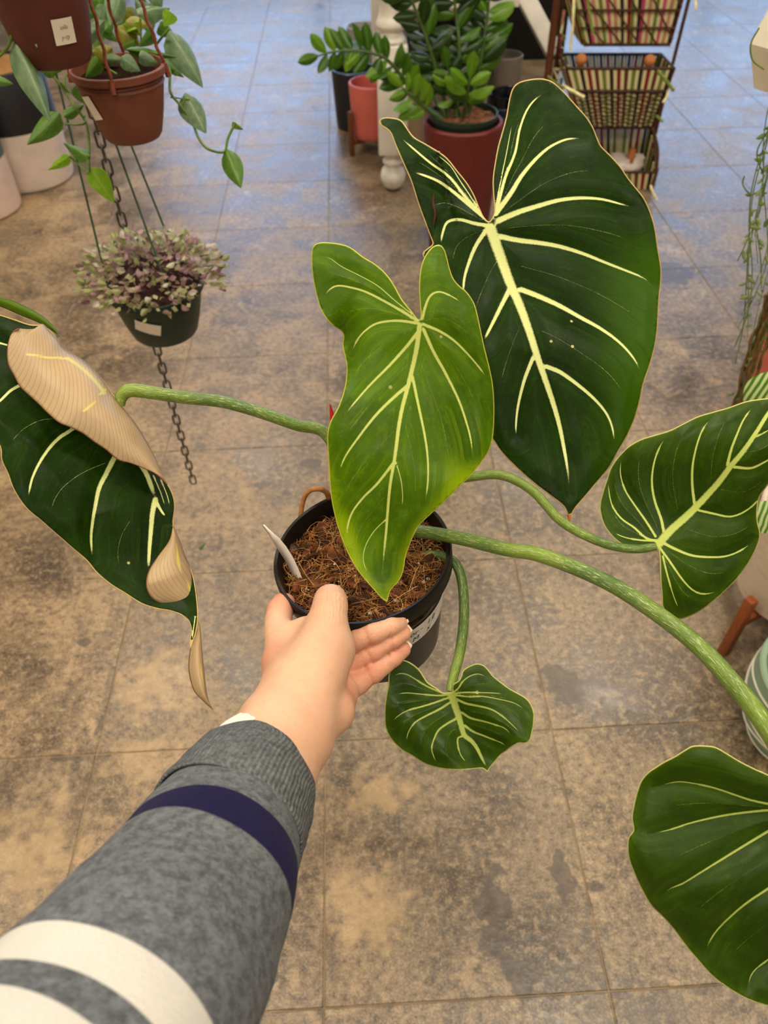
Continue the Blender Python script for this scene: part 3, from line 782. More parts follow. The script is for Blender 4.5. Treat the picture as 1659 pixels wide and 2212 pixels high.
# ---- the pot, its soil, tag and sticker
M_POT = plain('black_plastic', srgb(15, 14, 14), 0.34, 0.4, 0.15, 40)
POT_H = 0.112
POTM = frame(RC + AXD * POT_H, -AXD, camv(1, 0, 0))
def pot_r(z):                                # outer radius at height z above the pot's base
    return 0.053 + (POT_R - 0.0035 - 0.053) * z / POT_H
prof = [(0.001, 0), (0.050, 0), (0.053, 0.003), (pot_r(.03), .03), (pot_r(.06), .06), (pot_r(.094), .094), (pot_r(.0945) + .0012, .0955), (POT_R, .097), (POT_R, .110), (POT_R - .0012, .112), (POT_R - .0032, .1112), (pot_r(.1) - .0018, .095), (pot_r(.05) - .0018, .05), (.051, .005), (.001, .004)]
pot = lathe('pot', prof, M_POT, plant, POTM, 72, label='black plastic nursery pot')
SOIL_Z = 0.092
def soil_material():
    m = Mat('coco_coir_soil', 0.9, 0.15)
    p = m.obj()
    n1 = m.noise(p, 90, 6, 0.7); n2 = m.noise(p, 340, 5, 0.7)
    c = m.ramp(m.math('ADD', m.math('MULTIPLY', n1, 0.5), m.math('MULTIPLY', n2, 0.5)), [(0.38, srgb(14, 8, 4)), (0.5, srgb(58, 34, 16)), (0.62, srgb(110, 70, 34)), (0.78, srgb(150, 102, 54))])
    m.color(c); m.bump(n2, 0.9, 0.004)
    return m.m
M_SOIL = soil_material()
N = 46; V = [(0, 0, SOIL_Z)]; Fc = []
for i in range(1, 15):
    for k in range(N):
        r = 0.0662 * i / 14; a = 2 * math.pi * k / N
        V.append((r * math.cos(a), r * math.sin(a), SOIL_Z + 0.004 * math.sin(r * 170 + 3 * a) * math.cos(5 * a + i) * (i / 14) + rng.uniform(-.0016, .0022) - 0.006 * (i / 14) ** 4))
for k in range(N):
    Fc.append((0, 1 + k, 1 + (k + 1) % N))
for i in range(13):
    for k in range(N):
        a = 1 + i * N + k; b = 1 + i * N + (k + 1) % N
        Fc.append((a, a + N, b + N, b))
soil = link('soil', mesh_from('soil', V, Fc), M_SOIL, plant, matrix=POTM, smooth=True, label='brown coconut fibre potting mix')
# loose fibres
def fibre_geo(c, L, r, seg=3, n=6):
    a = rng.uniform(0, 2 * math.pi); el = rng.uniform(-0.25, 0.5)
    d = np.array([math.cos(a) * math.cos(el), math.sin(a) * math.cos(el), math.sin(el) * .8])
    b = rng.normal(size=3) * L * 0.35; b[2] = abs(b[2]) * 0.5
    t = np.linspace(0, 1, n)[:, None]
    pts = c + d * L * (t - .5) + b * (4 * t * (1 - t))
    rr = np.hypot(pts[:, 0], pts[:, 1]); k = np.minimum(1, 0.0655 / np.maximum(rr, 1e-6))
    pts[:, :2] *= k[:, None]
    pts[:, 2] = np.clip(pts[:, 2], SOIL_Z - 0.004, SOIL_Z + 0.012)
    return tube_geo(pts, r, seg, False)
def fibres(count, col, name, rmin, rmax, Lmin, Lmax, label):
    geos = []
    for _ in range(count):
        r = 0.064 * math.sqrt(rng.uniform()); a = rng.uniform(0, 2 * math.pi)
        c = np.array([r * math.cos(a), r * math.sin(a), SOIL_Z + rng.uniform(.0005, .005)])
        geos.append(fibre_geo(c, rng.uniform(Lmin, Lmax), rng.uniform(rmin, rmax)))
    return link(name, mesh_from(name, *join_geo(geos)), plain('fibre_' + col[0], col[1], 0.8, 0.2, 0.35, 120), soil, matrix=POTM, smooth=True, kind='stuff', label=label)
fibres(950, ('tan', srgb(186, 130, 72)), 'fibres', .00011, .00028, .008, .03, 'tangle of tan coconut fibres')
fibres(700, ('brown', srgb(104, 60, 28)), 'fibres', .00014, .0004, .006, .022, 'tangle of brown coconut fibres')
fibres(120, ('pale', srgb(222, 184, 124)), 'fibres', .00014, .00026, .014, .034, 'loose pale fibres')
M_CHIP = plain('bark_chip', srgb(112, 66, 36), 0.85, 0.2, 0.45, 140, 0.6, 0.002)
M_CHIP2 = plain('dark_bark_chip', srgb(64, 38, 22), 0.85, 0.2, 0.4, 140, 0.6, 0.002)
M_PERL = plain('perlite', srgb(224, 216, 200), 0.8, 0.2, 0.1, 300)
def chunk(name, s, seed):
    r = random.Random(seed)
    bm = bmesh.new(); bmesh.ops.create_icosphere(bm, subdivisions=1, radius=1.0)
    for v in bm.verts:
        v.co = Vector((v.co.x * s[0], v.co.y * s[1], v.co.z * s[2])) * r.uniform(0.7, 1.2)
    me = bpy.data.meshes.new(name); bm.to_mesh(me); bm.free()
    return me
chips = [chunk('bark_chip', (.0085, .005, .002), k) for k in range(4)]
for k in range(80):
    me = chips[k % 4] if k < 4 or k % 3 else chips[k % 4]
    if not me.materials:
        me.materials.append(M_CHIP if k % 2 else M_CHIP2)
    r = 0.060 * math.sqrt(rng.uniform(0.1, 1)); a = rng.uniform(0, 2 * math.pi)
    L = Matrix.Translation((r * math.cos(a), r * math.sin(a), SOIL_Z + rng.uniform(.001, .007))) @ Matrix.Rotation(rng.uniform(0, 6.3), 4, 'Z') @ Matrix.Rotation(rng.uniform(-.7, .7), 4, 'X') @ Matrix.Scale(rng.uniform(.6, 1.3), 4)
    link('bark_chip', me, None, soil, matrix=POTM @ L)
perl = chunk('perlite_grain', (.0018, .0016, .0014), 9); perl.materials.append(M_PERL)
for k in range(42):
    r = 0.06 * math.sqrt(rng.uniform()); a = rng.uniform(0, 2 * math.pi)
    L = Matrix.Translation((r * math.cos(a), r * math.sin(a), SOIL_Z + rng.uniform(.002, .005))) @ Matrix.Scale(rng.uniform(.5, 1.2), 4)
    link('perlite_grain', perl, None, soil, matrix=POTM @ L)
def soil_pt(px, py, up=0.0):
    """point over the soil seen at px, py"""
    n = -AXD; o = RC + AXD * (POT_H - SOIL_Z) + n * up
    r = ray(px, py); t = (o - CAM).dot(n) / r.dot(n)
    return CAM + r * t
M_DRY = plain('dry_root', srgb(166, 112, 62), 0.75, 0.3, 0.3, 160, 0.5)
tube('dry_stem', [(*soil_pt(646, 1152, 0), .0021), (*soil_pt(649, 1120, .014), .0021), (*soil_pt(654, 1086, .028), .0020), (*soil_pt(664, 1064, .036), .0021), (*soil_pt(684, 1056, .037), .0022), (*soil_pt(704, 1062, .030), .0025), (*soil_pt(714, 1084, .012), .003)], None, M_DRY, plant, seg=8, n=40, label='dry brown bent stalk stub')
tube('aerial_root', [(*soil_pt(735, 1240, .004), .0005), (*soil_pt(738, 1270, .01), .0005), (*soil_pt(745, 1300, .008), .0005), (*P(750, 1330, .545), .0005), (*P(747, 1352, .553), .0004)], None, M_DRY, plant, seg=5, n=24, label='thin tan root hanging over the rim')
tube('aerial_root', [(*soil_pt(732, 1265, .008), .0005), (*soil_pt(745, 1285, .01), .0005), (*soil_pt(765, 1300, .006), .0006), (*soil_pt(790, 1302, .004), .0003)], None, M_PERL, plant, seg=5, n=20, label='thin white root')
# round dark seed husk by the rim
husk = chunk('seed_husk', (.0085, .0095, .006), 21); husk.materials.append(plain('seed_husk', srgb(70, 42, 26), 0.5, 0.4, 0.5, 90, 0.5))
link('seed_husk', husk, None, soil, matrix=Matrix.Translation(Vector(soil_pt(632, 1185, .004))) @ POTM.to_3x3().to_4x4(), smooth=True)
# the plant tag stuck in at the left
M_TAG = plain('white_plastic_tag', srgb(232, 224, 214), 0.4, 0.4, 0.04)
ta, tb = P(568, 1135, .585), soil_pt(648, 1268, -.004)
td = Vector(tb - ta); side = td.cross(Vector(ta - CAM)).normalized()
Vt = []
for u in np.linspace(0, 1, 9):
    w = 0.0042 * min(1, .15 + u * 3)
    c = Vector(ta) + td * float(u) + Vector(camv(0.004 * math.sin(math.pi * u), 0, 0))
    for q in (side * w + Vector(camv(0, 0, -0.006)) * min(1, u * 8), -side * w * 0.9 + Vector(camv(0, 0, 0.007)) * min(1, u * 8)):
        Vt.append(tuple(c + q))
me = mesh_from('plant_tag', Vt, [(2 * i, 2 * i + 1, 2 * i + 3, 2 * i + 2) for i in range(8)])
o = link('plant_tag', me, M_TAG, plant, smooth=True, label='white plastic plant tag stuck in the pot')
so = o.modifiers.new('thickness', 'SOLIDIFY'); so.thickness = 0.0006
# the sticker with handwriting wrapped round the pot
POTI = POTM.inverted()
def pot_angle(px, py, zc):
    lo = POTI @ Vector(P(px, py, zc)); return math.atan2(lo.y, lo.x)
def band(name, a0, a1, z0, z1, mat, parent, off=0.0004, n=28, **kw):
    V = []; Fc = []
    for i in range(n + 1):
        a = a0 + (a1 - a0) * i / n
        for z in (z0, z1):
            r = pot_r(z) + off
            V.append((r * math.cos(a), r * math.sin(a), z))
    Fc = [(2 * i, 2 * i + 2, 2 * i + 3, 2 * i + 1) for i in range(n)]
    return link(name, mesh_from(name, V, Fc), mat, parent, matrix=POTM, smooth=True, **kw)
M_STICK = plain('sticker_paper', srgb(226, 222, 214), 0.55, 0.3, 0.03)
A_C = pot_angle(910, 1320, .585)
stick = band('price_sticker', A_C - 0.75, A_C + 0.75, 0.052, 0.074, M_STICK, pot, label='white sticker with handwriting')
M_INK = plain('black_ink', srgb(36, 34, 34), 0.6, 0.2, 0.05)
def ink_text(body, size, at_angle, z, parent, name='handwriting'):
    cu = bpy.data.curves.new(name, 'FONT'); cu.body = body; cu.size = size; cu.shear = 0.3; cu.align_x = 'LEFT'; cu.resolution_u = 2
    tmp = bpy.data.objects.new('tmp', cu); COL.objects.link(tmp)
    dg = bpy.context.evaluated_depsgraph_get()
    me = bpy.data.meshes.new_from_object(tmp.evaluated_get(dg))
    bpy.data.objects.remove(tmp)
    for v in me.vertices:
        zz = z + v.co.y; r = pot_r(zz) + 0.0008; a = at_angle + v.co.x / r
        v.co = (r * math.cos(a), r * math.sin(a), zz)
    me.materials.clear(); me.materials.append(M_INK)
    return link(name, me, None, parent, matrix=POTM)
ink_text('Vencor -  1.0', 0.0085, A_C - 0.52, 0.0645, stick)
ink_text('Ba.  M.   x', 0.0085, A_C - 0.46, 0.0555, stick)

# ================================================================== the arm, hand and sleeve
def C3(px, py, z):
    return np.array([(px - CX) / F * z, (py - CY) / F * z, z])

def sdf_cone(Pt, a, b, ra, rb):
    ba = b - a; L = ba.dot(ba) + 1e-12
    h = np.clip(((Pt - a) @ ba) / L, 0, 1)
    return np.linalg.norm(Pt - a - h[..., None] * ba, axis=-1) - (ra + (rb - ra) * h)

def smin(a, b, k):
    h = np.clip(0.5 + 0.5 * (b - a) / k, 0, 1)
    return b + (a - b) * h - k * h * (1 - h)

lo = np.array([-0.150, 0.040, 0.36]); hi = np.array([0.045, 0.225, 0.64]); VOX = 0.0013
dims = np.ceil((hi - lo) / VOX).astype(int)
gx = lo[0] + VOX * np.arange(dims[0]); gy = lo[1] + VOX * np.arange(dims[1]); gz = lo[2] + VOX * np.arange(dims[2])
GRID = np.stack(np.meshgrid(gx, gy, gz, indexing='ij'), -1).astype(np.float32)
BIG = np.float32(0.05)
def chain(pts, k=0.004):
    """smooth union of tapered limbs through the joints (px, py, depth, radius)"""
    D = np.full(GRID.shape[:3], BIG, np.float32)
    for (x0, y0, z0, r0), (x1, y1, z1, r1) in zip(pts[:-1], pts[1:]):
        a, b = C3(x0, y0, z0), C3(x1, y1, z1)
        mn = np.minimum(a, b) - max(r0, r1) - 0.025; mx = np.maximum(a, b) + max(r0, r1) + 0.025
        i0 = np.clip(((mn - lo) / VOX).astype(int), 0, dims); i1 = np.clip(((mx - lo) / VOX).astype(int) + 1, 0, dims)
        sl = tuple(slice(p, q) for p, q in zip(i0, i1))
        d = sdf_cone(GRID[sl], a, b, r0, r1).astype(np.float32)
        D[sl] = smin(D[sl], d, k)
    return D
def union(ds, k):
    D = ds[0]
    for d in ds[1:]:
        D = smin(D, d, k)
    return D
arm = union([
    chain([(505,1752,.418,.0235),(556,1662,.455,.0250),(600,1572,.485,.0248),(636,1508,.503,.0215)], .008),
    chain([(536,1772,.414,.0230),(588,1680,.451,.0242),(640,1590,.481,.0226),(668,1540,.495,.0185)], .008),
    chain([(640,1512,.503,.0215),(672,1458,.515,.0225),(701,1404,.526,.0205)], .008),      # ball of the thumb
    chain([(628,1500,.512,.0185),(618,1432,.535,.0160),(616,1394,.549,.0130)], .006),       # back of the hand to the index knuckle
    chain([(624,1376,.551,.0085),(660,1360,.546,.0080),(694,1358,.537,.010)], .006),        # web
], .012)
heel = union([
    chain([(650,1500,.522,.0165),(658,1435,.556,.0140)], .006),
    chain([(665,1510,.522,.0165),(690,1452,.558,.0130)], .006),
    chain([(680,1580,.490,.0135),(715,1535,.512,.0150),(727,1500,.536,.0140),(722,1478,.548,.0120)], .006),
], .010)
body = smin(arm, heel, .0045)
thumb = chain([(700,1402,.526,.0180),(708,1346,.531,.0128),(711,1328,.533,.0116),(713,1310,.537,.0121),(714,1298,.545,.0115),(715,1294,.572,.0098)], .003)
index = chain([(616,1400,.547,.0130),(603,1364,.560,.0104),(601,1342,.569,.0098),(605,1318,.578,.0096),(611,1306,.585,.0086),(617,1302,.590,.0074)], .003)
middle = chain([(700,1420,.558,.0085),(770,1384,.553,.0078),(798,1372,.5515,.0071),(808,1368,.5515,.0075),(845,1353,.554,.0069),(862,1346,.559,.0063)], .0015)
ring = chain([(716,1460,.556,.0090),(772,1427,.557,.0079),(796,1413,.5565,.0072),(806,1407,.5565,.0076),(850,1380,.558,.0070),(870,1368,.562,.0064)], .0015)
pinky = chain([(724,1500,.545,.0115),(772,1475,.553,.0088),(796,1459,.556,.0079),(806,1452,.557,.0082),(850,1419,.562,.0071),(870,1403,.567,.0062)], .0015)
D = smin(body, thumb, .009)
for fng, k in ((index, .006), (middle, .003), (ring, .003), (pinky, .004)):
    D = np.minimum(D, smin(body, fng, k))
# flexion creases across the fingers and at the ball of the thumb
for a, b, r in (((786,1360,.545),(802,1400,.545),.0013), ((786,1398,.557),(806,1432,.557),.0013), ((786,1440,.553),(808,1482,.553),.0013), ((834,1342,.547),(844,1378,.547),.0011), ((836,1368,.557),(848,1402,.557),.0011), ((836,1408,.558),(850,1440,.558),.0011), ((728,1450,.530),(750,1502,.535),.0013)):
    pa, pb = C3(*a), C3(*b)
    mn = np.minimum(pa, pb) - .006; mx = np.maximum(pa, pb) + .006
    i0 = np.clip(((mn - lo) / VOX).astype(int), 0, dims); i1 = np.clip(((mx - lo) / VOX).astype(int) + 1, 0, dims)
    sl_ = tuple(slice(p, q) for p, q in zip(i0, i1))
    # follow the surface: deepen where the skin is close to the crease seen from the viewer
    g = GRID[sl_]; pr = g / g[..., 2:3]; qa, qb = pa / pa[2], pb / pb[2]
    ba = qb - qa; h = np.clip(((pr - qa) @ ba) / ba.dot(ba), 0, 1)
    dd = np.linalg.norm(pr - qa - h[..., None] * ba, axis=-1) * .56
    D[sl_] += (r * .9 * np.exp(-(dd / .0012) ** 2)).astype(np.float32)

def surface_nets(D):
    s = D < 0
    nx, ny, nz = D.shape
    corners = [(i, j, k) for i in (0, 1) for j in (0, 1) for k in (0, 1)]
    cnt = sum(s[i:nx - 1 + i, j:ny - 1 + j, k:nz - 1 + k].astype(np.int8) for i, j, k in corners)
    act = (cnt > 0) & (cnt < 8)
    idx = -np.ones(act.shape, np.int64)
    cells = np.argwhere(act); idx[act] = np.arange(len(cells))
    acc = np.zeros((len(cells), 3)); num = np.zeros(len(cells))
    for a in corners:
        for ax in range(3):
            if a[ax]:
                continue
            b = list(a); b[ax] = 1
            va = D[tuple((cells + a).T)]; vb = D[tuple((cells + b).T)]
            m = (va < 0) != (vb < 0)
            t = np.where(m, va / np.where(m, va - vb, 1), 0)
            p = np.array(a, float) + np.zeros((len(cells), 3)); p[:, ax] += t
            acc[m] += p[m]; num[m] += 1
    V = cells + acc / num[:, None]
    quads = []
    for ax in range(3):
        u, w = [(1, 2), (2, 0), (0, 1)][ax]
        sl0 = [slice(None)] * 3; sl1 = [slice(None)] * 3
        sl0[ax] = slice(0, -1); sl1[ax] = slice(1, None)
        ch = np.argwhere(s[tuple(sl0)] != s[tuple(sl1)])
        ch = ch[(ch[:, u] > 0) & (ch[:, w] > 0) & (ch[:, u] < act.shape[u]) & (ch[:, w] < act.shape[w]) & (ch[:, ax] < act.shape[ax])]
        c = []
        for du, dw in ((0, 0), (-1, 0), (-1, -1), (0, -1)):
            q = ch.copy(); q[:, u] += du; q[:, w] += dw
            c.append(idx[tuple(q.T)])
        q = np.column_stack(c)
        inside = s[tuple(ch.T)]
        q[~inside] = q[~inside][:, ::-1]
        quads.append(q)
    return V, np.vstack(quads)
Vh, Qh = surface_nets(D)
Vc = lo + Vh * VOX
Vw = CAM + Vc @ ROT.T
M_dark = None
def skin_material():
    m = Mat('skin', 0.48, 0.35)
    p = m.obj()
    n1 = m.noise(p, 28, 4, 0.6); n2 = m.noise(p, 420, 4, 0.6)
    base = m.mix(m.step(n1, 0.3, 0.7), srgb(214, 166, 134), srgb(226, 182, 150))
    c = m.mix(m.attr('flush'), base, srgb(216, 142, 114))
    c = m.mix(m.math('MULTIPLY', m.step(n2, 0.5, 0.75), 0.12), c, srgb(188, 126, 96))
    m.color(c)
    m.set(m.b, 'Subsurface Weight', 0.18); m.set(m.b, 'Subsurface Radius', (0.008, 0.003, 0.0015)); m.set(m.b, 'Subsurface Scale', 0.6)
    vor = m.n('ShaderNodeTexVoronoi', {'Vector': p, 'Scale': 900.0}).outputs['Distance']
    wr = m.n('ShaderNodeTexWave', {'Vector': m.scale(p, (1, 1, 1)), 'Scale': 130.0, 'Distortion': 6.0, 'Detail': 2.0}).outputs[0]
    m.bump(m.math('ADD', m.math('ADD', m.math('MULTIPLY', vor, 0.35), m.math('MULTIPLY', n2, 0.5)), m.math('MULTIPLY', wr, m.math('MULTIPLY', m.attr('wrinkle'), 0.45))), 0.4, 0.0011)
    return m.m
M_SKIN = skin_material()
me = mesh_from('person', Vw, [tuple(int(i) for i in q) for q in Qh])
bm = bmesh.new(); bm.from_mesh(me)
for _ in range(2):
    bmesh.ops.smooth_vert(bm, verts=bm.verts, factor=0.5, use_axis_x=True, use_axis_y=True, use_axis_z=True)
bmesh.ops.recalc_face_normals(bm, faces=bm.faces)
bm.to_mesh(me); bm.free()
def near_any(pts, centres, r):
    f = np.zeros(len(pts))
    for c in centres:
        f = np.maximum(f, np.exp(-(np.linalg.norm(pts - C3(*c), axis=1) / r) ** 2))
    return f
fl = near_any(Vc, [(790,1370,.568),(850,1350,.576),(860,1365,.57),(800,1400,.56),(790,1448,.554),(850,1405,.563),(612,1300,.585),(590,1440,.53),(745,1510,.52)], .018) * 0.85
wk = near_any(Vc, [(706,1318,.522),(716,1300,.525),(745,1440,.52),(730,1465,.52)], .012)
for an, v in (('flush', fl), ('wrinkle', wk)):
    at = me.attributes.new(an, 'FLOAT', 'POINT'); at.data.foreach_set('value', v.astype(np.float32))
person = link('person', me, M_SKIN, None, 'person\'s bare left hand and forearm in a pushed-up striped grey sleeve, holding the pot', 'person', smooth=True)

# fingernails of the little and ring finger, seen edge-on behind the tips
M_NAIL = plain('fingernail', srgb(232, 200, 180), 0.3, 0.5, 0.04)
def nail(px, py, z, dx, dy, w):
    c = P(px, py, z); ax = camv(dx, dy, 0.35); up = camv(0.3, 0.2, 0.9)
    Fm = frame(c, up, ax)
    V = []; Fc = []
    for i in range(5):
        for j in range(5):
            u = i / 4 - .5; v = j / 4 - .5
            wd = w * (1 - 0.35 * max(0, 2 * u) ** 2)
            V.append((u * .010, v * wd, -6 * (v * wd) ** 2 * 14 * .4))
    Fc = [(i * 5 + j, (i + 1) * 5 + j, (i + 1) * 5 + j + 1, i * 5 + j + 1) for i in range(4) for j in range(4)]
    o = link('fingernail', mesh_from('fingernail', V, Fc), M_NAIL, person, matrix=Fm, smooth=True)
    so = o.modifiers.new('thickness', 'SOLIDIFY'); so.thickness = .0006
nail(876, 1398, .5695, .8, -.5, .008)
nail(876, 1364, .5645, .8, -.5, .0085)
nail(868, 1343, .5615, .9, -.35, .0085)

def sleeve_material():
    m = Mat('heather_grey_jersey', 0.9, 0.15)
    t = m.attr('along')
    p = m.obj()
    h1 = m.noise(p, 190, 6, 0.75); h2 = m.noise(p, 700, 4, 0.7); h3 = m.noise(m.scale(p, (1, 2.5, 1)), 420, 4, 0.7)
    c = m.mix(m.step(h1, 0.34, 0.66), srgb(78, 81, 84), srgb(120, 124, 126))
    c = m.mix(m.math('MULTIPLY', m.step(h3, 0.52, 0.72), 0.6), c, srgb(148, 152, 154))
    c = m.mix(m.math('MULTIPLY', m.step(h2, 0.47, 0.30), 0.6), c, srgb(60, 62, 64))
    navy = m.mix(h2, srgb(18, 15, 50), srgb(30, 26, 70))
    white = m.mix(h2, srgb(206, 202, 190), srgb(224, 220, 208))
    def inside(a, b, e=0.004):
        return m.math('MULTIPLY', m.step(t, a - e * .5, a + e * .5), m.step(t, b + e * .5, b - e * .5))
    c = m.mix(inside(0.258, 0.345), c, navy)
    c = m.mix(inside(0.72, 0.80), c, white)
    c = m.mix(inside(0.865, 0.95), c, white)
    m.color(c)
    m.set(m.b, 'Sheen Weight', 0.03)
    m.bump(m.math('ADD', h2, h1), 0.5, 0.0012)
    return m.m
def cuff_material():
    m = Mat('heather_grey_cuff', 0.9, 0.15)
    p = m.obj(); ar = m.attr('around'); t = m.attr('along')
    h1 = m.noise(p, 260, 6, 0.75); h2 = m.noise(p, 800, 4, 0.7)
    rib = m.math('SINE', m.math('MULTIPLY', ar, 6.2832 * 95))
    c = m.mix(m.step(h1, 0.34, 0.66), srgb(80, 83, 85), srgb(120, 124, 125))
    c = m.mix(m.math('MULTIPLY', m.step(h2, 0.47, 0.30), 0.6), c, srgb(56, 58, 60))
    c = m.mix(m.math('MULTIPLY', m.step(rib, 0.2, 0.9), 0.25), c, srgb(76, 74, 72))
    m.color(c)
    m.bump(m.math('ADD', h2, m.math('MULTIPLY', rib, 0.6)), 0.5, 0.0012)
    return m.m
M_SLEEVE, M_CUFF = sleeve_material(), cuff_material()
def sleeve_tube(name, rings, mat, seg=96, n=120, wrinkle=0.0, thick=.0016, **kw):
    """rings: px, py, depth, half-width across the picture, half-thickness across the depth (metres)"""
    R5 = np.array([(*C3(x, y, z), a, b) for x, y, z, a, b in rings])
    c = crom(R5, n)
    p = c[:, :3]; T = np.gradient(p, axis=0); T /= np.linalg.norm(T, axis=1)[:, None]
    V = []; al = []; ar = []
    L = np.r_[0, np.cumsum(np.linalg.norm(np.diff(p, axis=0), axis=1))]; L /= L[-1]
    for i in range(n):
        view = p[i] / np.linalg.norm(p[i])
        side = np.cross(view, T[i]); side /= np.linalg.norm(side)
        nrm = np.cross(T[i], side)
        for k in range(seg):
            an = 2 * math.pi * k / seg
            w = 1.0
            if wrinkle:
                w += wrinkle * (math.sin(3 * an + 9 * L[i]) * 0.5 + math.sin(5 * an - 22 * L[i] + 1.3) * 0.45 + math.sin(2 * an + 40 * L[i]) * 0.25)
            V.append(CAM + ROT @ (p[i] + w * (c[i, 3] * math.cos(an) * side + c[i, 4] * math.sin(an) * nrm)))
            al.append(L[i]); ar.append(k / seg)
    Fc = [(i * seg + k, i * seg + (k + 1) % seg, (i + 1) * seg + (k + 1) % seg, (i + 1) * seg + k) for i in range(n - 1) for k in range(seg)]
    me = mesh_from(name, V, Fc)
    bm = bmesh.new(); bm.from_mesh(me); bmesh.ops.recalc_face_normals(bm, faces=bm.faces); bm.to_mesh(me); bm.free()
    for an, v in (('along', al), ('around', ar)):
        at = me.attributes.new(an, 'FLOAT', 'POINT'); at.data.foreach_set('value', np.array(v, np.float32))
    o = link(name, me, mat, kw.pop('parent', person), smooth=True, **kw)
    so = o.modifiers.new('thickness', 'SOLIDIFY'); so.thickness = thick; so.offset = -1
    return o
sleeve = sleeve_tube('sleeve', [(520,1724,.436,.0380,.0350),(482,1797,.410,.0425,.040),(433,1907,.366,.0465,.044),(388,1985,.343,.0485,.046),(342,2060,.322,.0500,.048),(245,2210,.285,.0525,.050),(98,2420,.248,.0545,.052),(-100,2680,.212,.057,.055)], M_SLEEVE, wrinkle=.016, label='grey jersey sleeve with navy and white stripes')
cuff = sleeve_tube('cuff', [(553,1672,.460,.0355,.0335),(549,1682,.454,.0382,.0355),(534,1706,.442,.0408,.0378),(514,1742,.428,.0430,.0402),(492,1782,.415,.0446,.0417),(485,1794,.411,.0440,.0412)], M_CUFF, n=40, wrinkle=.014, label='folded ribbed cuff')
M_LINING = plain('white_lining', srgb(236, 232, 216), 0.9, 0.15, 0.04, 300)
sleeve_tube('cuff_lining', [(566,1638,.477,.0330,.0322),(560,1653,.468,.0345,.0330),(553,1674,.458,.0350,.0332)], M_LINING, n=16, wrinkle=.01, thick=.001, label='white inside of the turned-up cuff')

# ================================================================== pots on the floor at the left
def on_floor(px, py, back):
    """centre on the floor of a round thing whose front edge touches the floor at px, py"""
    g = G(px, py); d = g[:2] / np.linalg.norm(g[:2])
    return np.array([g[0] + d[0] * back, g[1] + d[1] * back, 0.0])

def pot_profile(r0, r1, h, t, foot=0.004, round_=0.0, floor_t=0.012, inner=None):
    """outer wall from base radius r0 to rim r1, hollow"""
    zi = inner if inner is not None else floor_t
    pr = [(0.0005, 0), (r0 - round_ - foot, 0), (r0 - foot * .3, foot + round_ * .4), (r0 + (r1 - r0) * .12, h * .12 + foot), (r0 + (r1 - r0) * .5, h * .5), (r1, h - t * .35), (r1 - t * .3, h), (r1 - t * .75, h), (r1 - t, h - t * .4), (r0 + (r1 - r0) * .5 - t, max(h * .5, zi + .002)), (r0 - t + (r1 - r0) * .1, zi + .001), (0.0005, zi)]
    return pr

def glazed(name, c, band=None, z0=0.0, rough=0.45):
    m = Mat(name, rough, 0.4)
    p = m.obj()
    streak = m.noise(m.scale(p, (3, 3, 40)), 1.6, 5, 0.7); n1 = m.noise(p, 9, 4)
    a = tuple(x * 0.86 for x in c[:3]) + (1,)
    col = m.mix(m.step(n1, 0.3, 0.7), a, c)
    col = m.mix(m.math('MULTIPLY', m.step(streak, 0.52, 0.68), 0.3), col, tuple(x * 0.72 for x in c[:3]) + (1,))
    if band:
        sep = m.n('ShaderNodeSeparateXYZ', {0: p})
        z = m.math('ADD', sep.outputs[2], m.math('MULTIPLY', m.math('SUBTRACT', n1, 0.5), 0.006))
        col = m.mix(m.step(z, z0 - .002, z0 + .002), col, band)
    m.color(col)
    m.bump(streak, 0.15, 0.002)
    return m.m

def solid_pot(name, px, py, r0, r1, h, mat, label, cat='pot', t=0.014, **kw):
    c = on_floor(px, py, r0)
    return lathe(name, pot_profile(r0, r1, h, t, **kw), mat, None, Matrix.Translation(Vector(c)), 64, label=label, cat=cat)
M_WOODIN = plain('bare_clay_inside', srgb(206, 160, 104), 0.8, 0.2, 0.12, 20)
def dipped(px, py, r, h, zb, low, band, label):
    c = on_floor(px, py, r)
    t = thing('floor_pot', label, 'pot', c, 'dipped floor pots')
    Mx = Matrix.Translation(Vector(c))
    lathe('lower_body', [(0.0005, 0), (r - .012, 0), (r - .003, .008), (r, .03), (r, zb), (r - .018, zb), (r - .018, .02), (.0005, .02)], glazed('raw_stoneware', low), t, Mx, 64, label='pale raw stoneware lower half')
    lathe('upper_body', [(r - .001, zb), (r, zb), (r, h - .006), (r - .004, h), (r - .014, h), (r - .018, h - .006), (r - .018, zb), (r - .001, zb)], plain('glazed_band', band, 0.4, 0.4, 0.08, 8), t, Mx, 64, label='glazed upper half')
    lathe('inside', [(.0005, .03), (r - .0185, .03), (r - .0185, h - .012)], M_WOODIN, t, Mx, 48)
    return t
dipped(80, 417, .205, .50, .255, srgb(226, 208, 194), srgb(34, 33, 36), 'tall floor pot glazed black over raw pinkish white clay')
dipped(-28, 486, .185, .47, .23, srgb(232, 206, 190), srgb(52, 92, 92), 'tall floor pot glazed teal over raw pinkish clay, at the left edge')

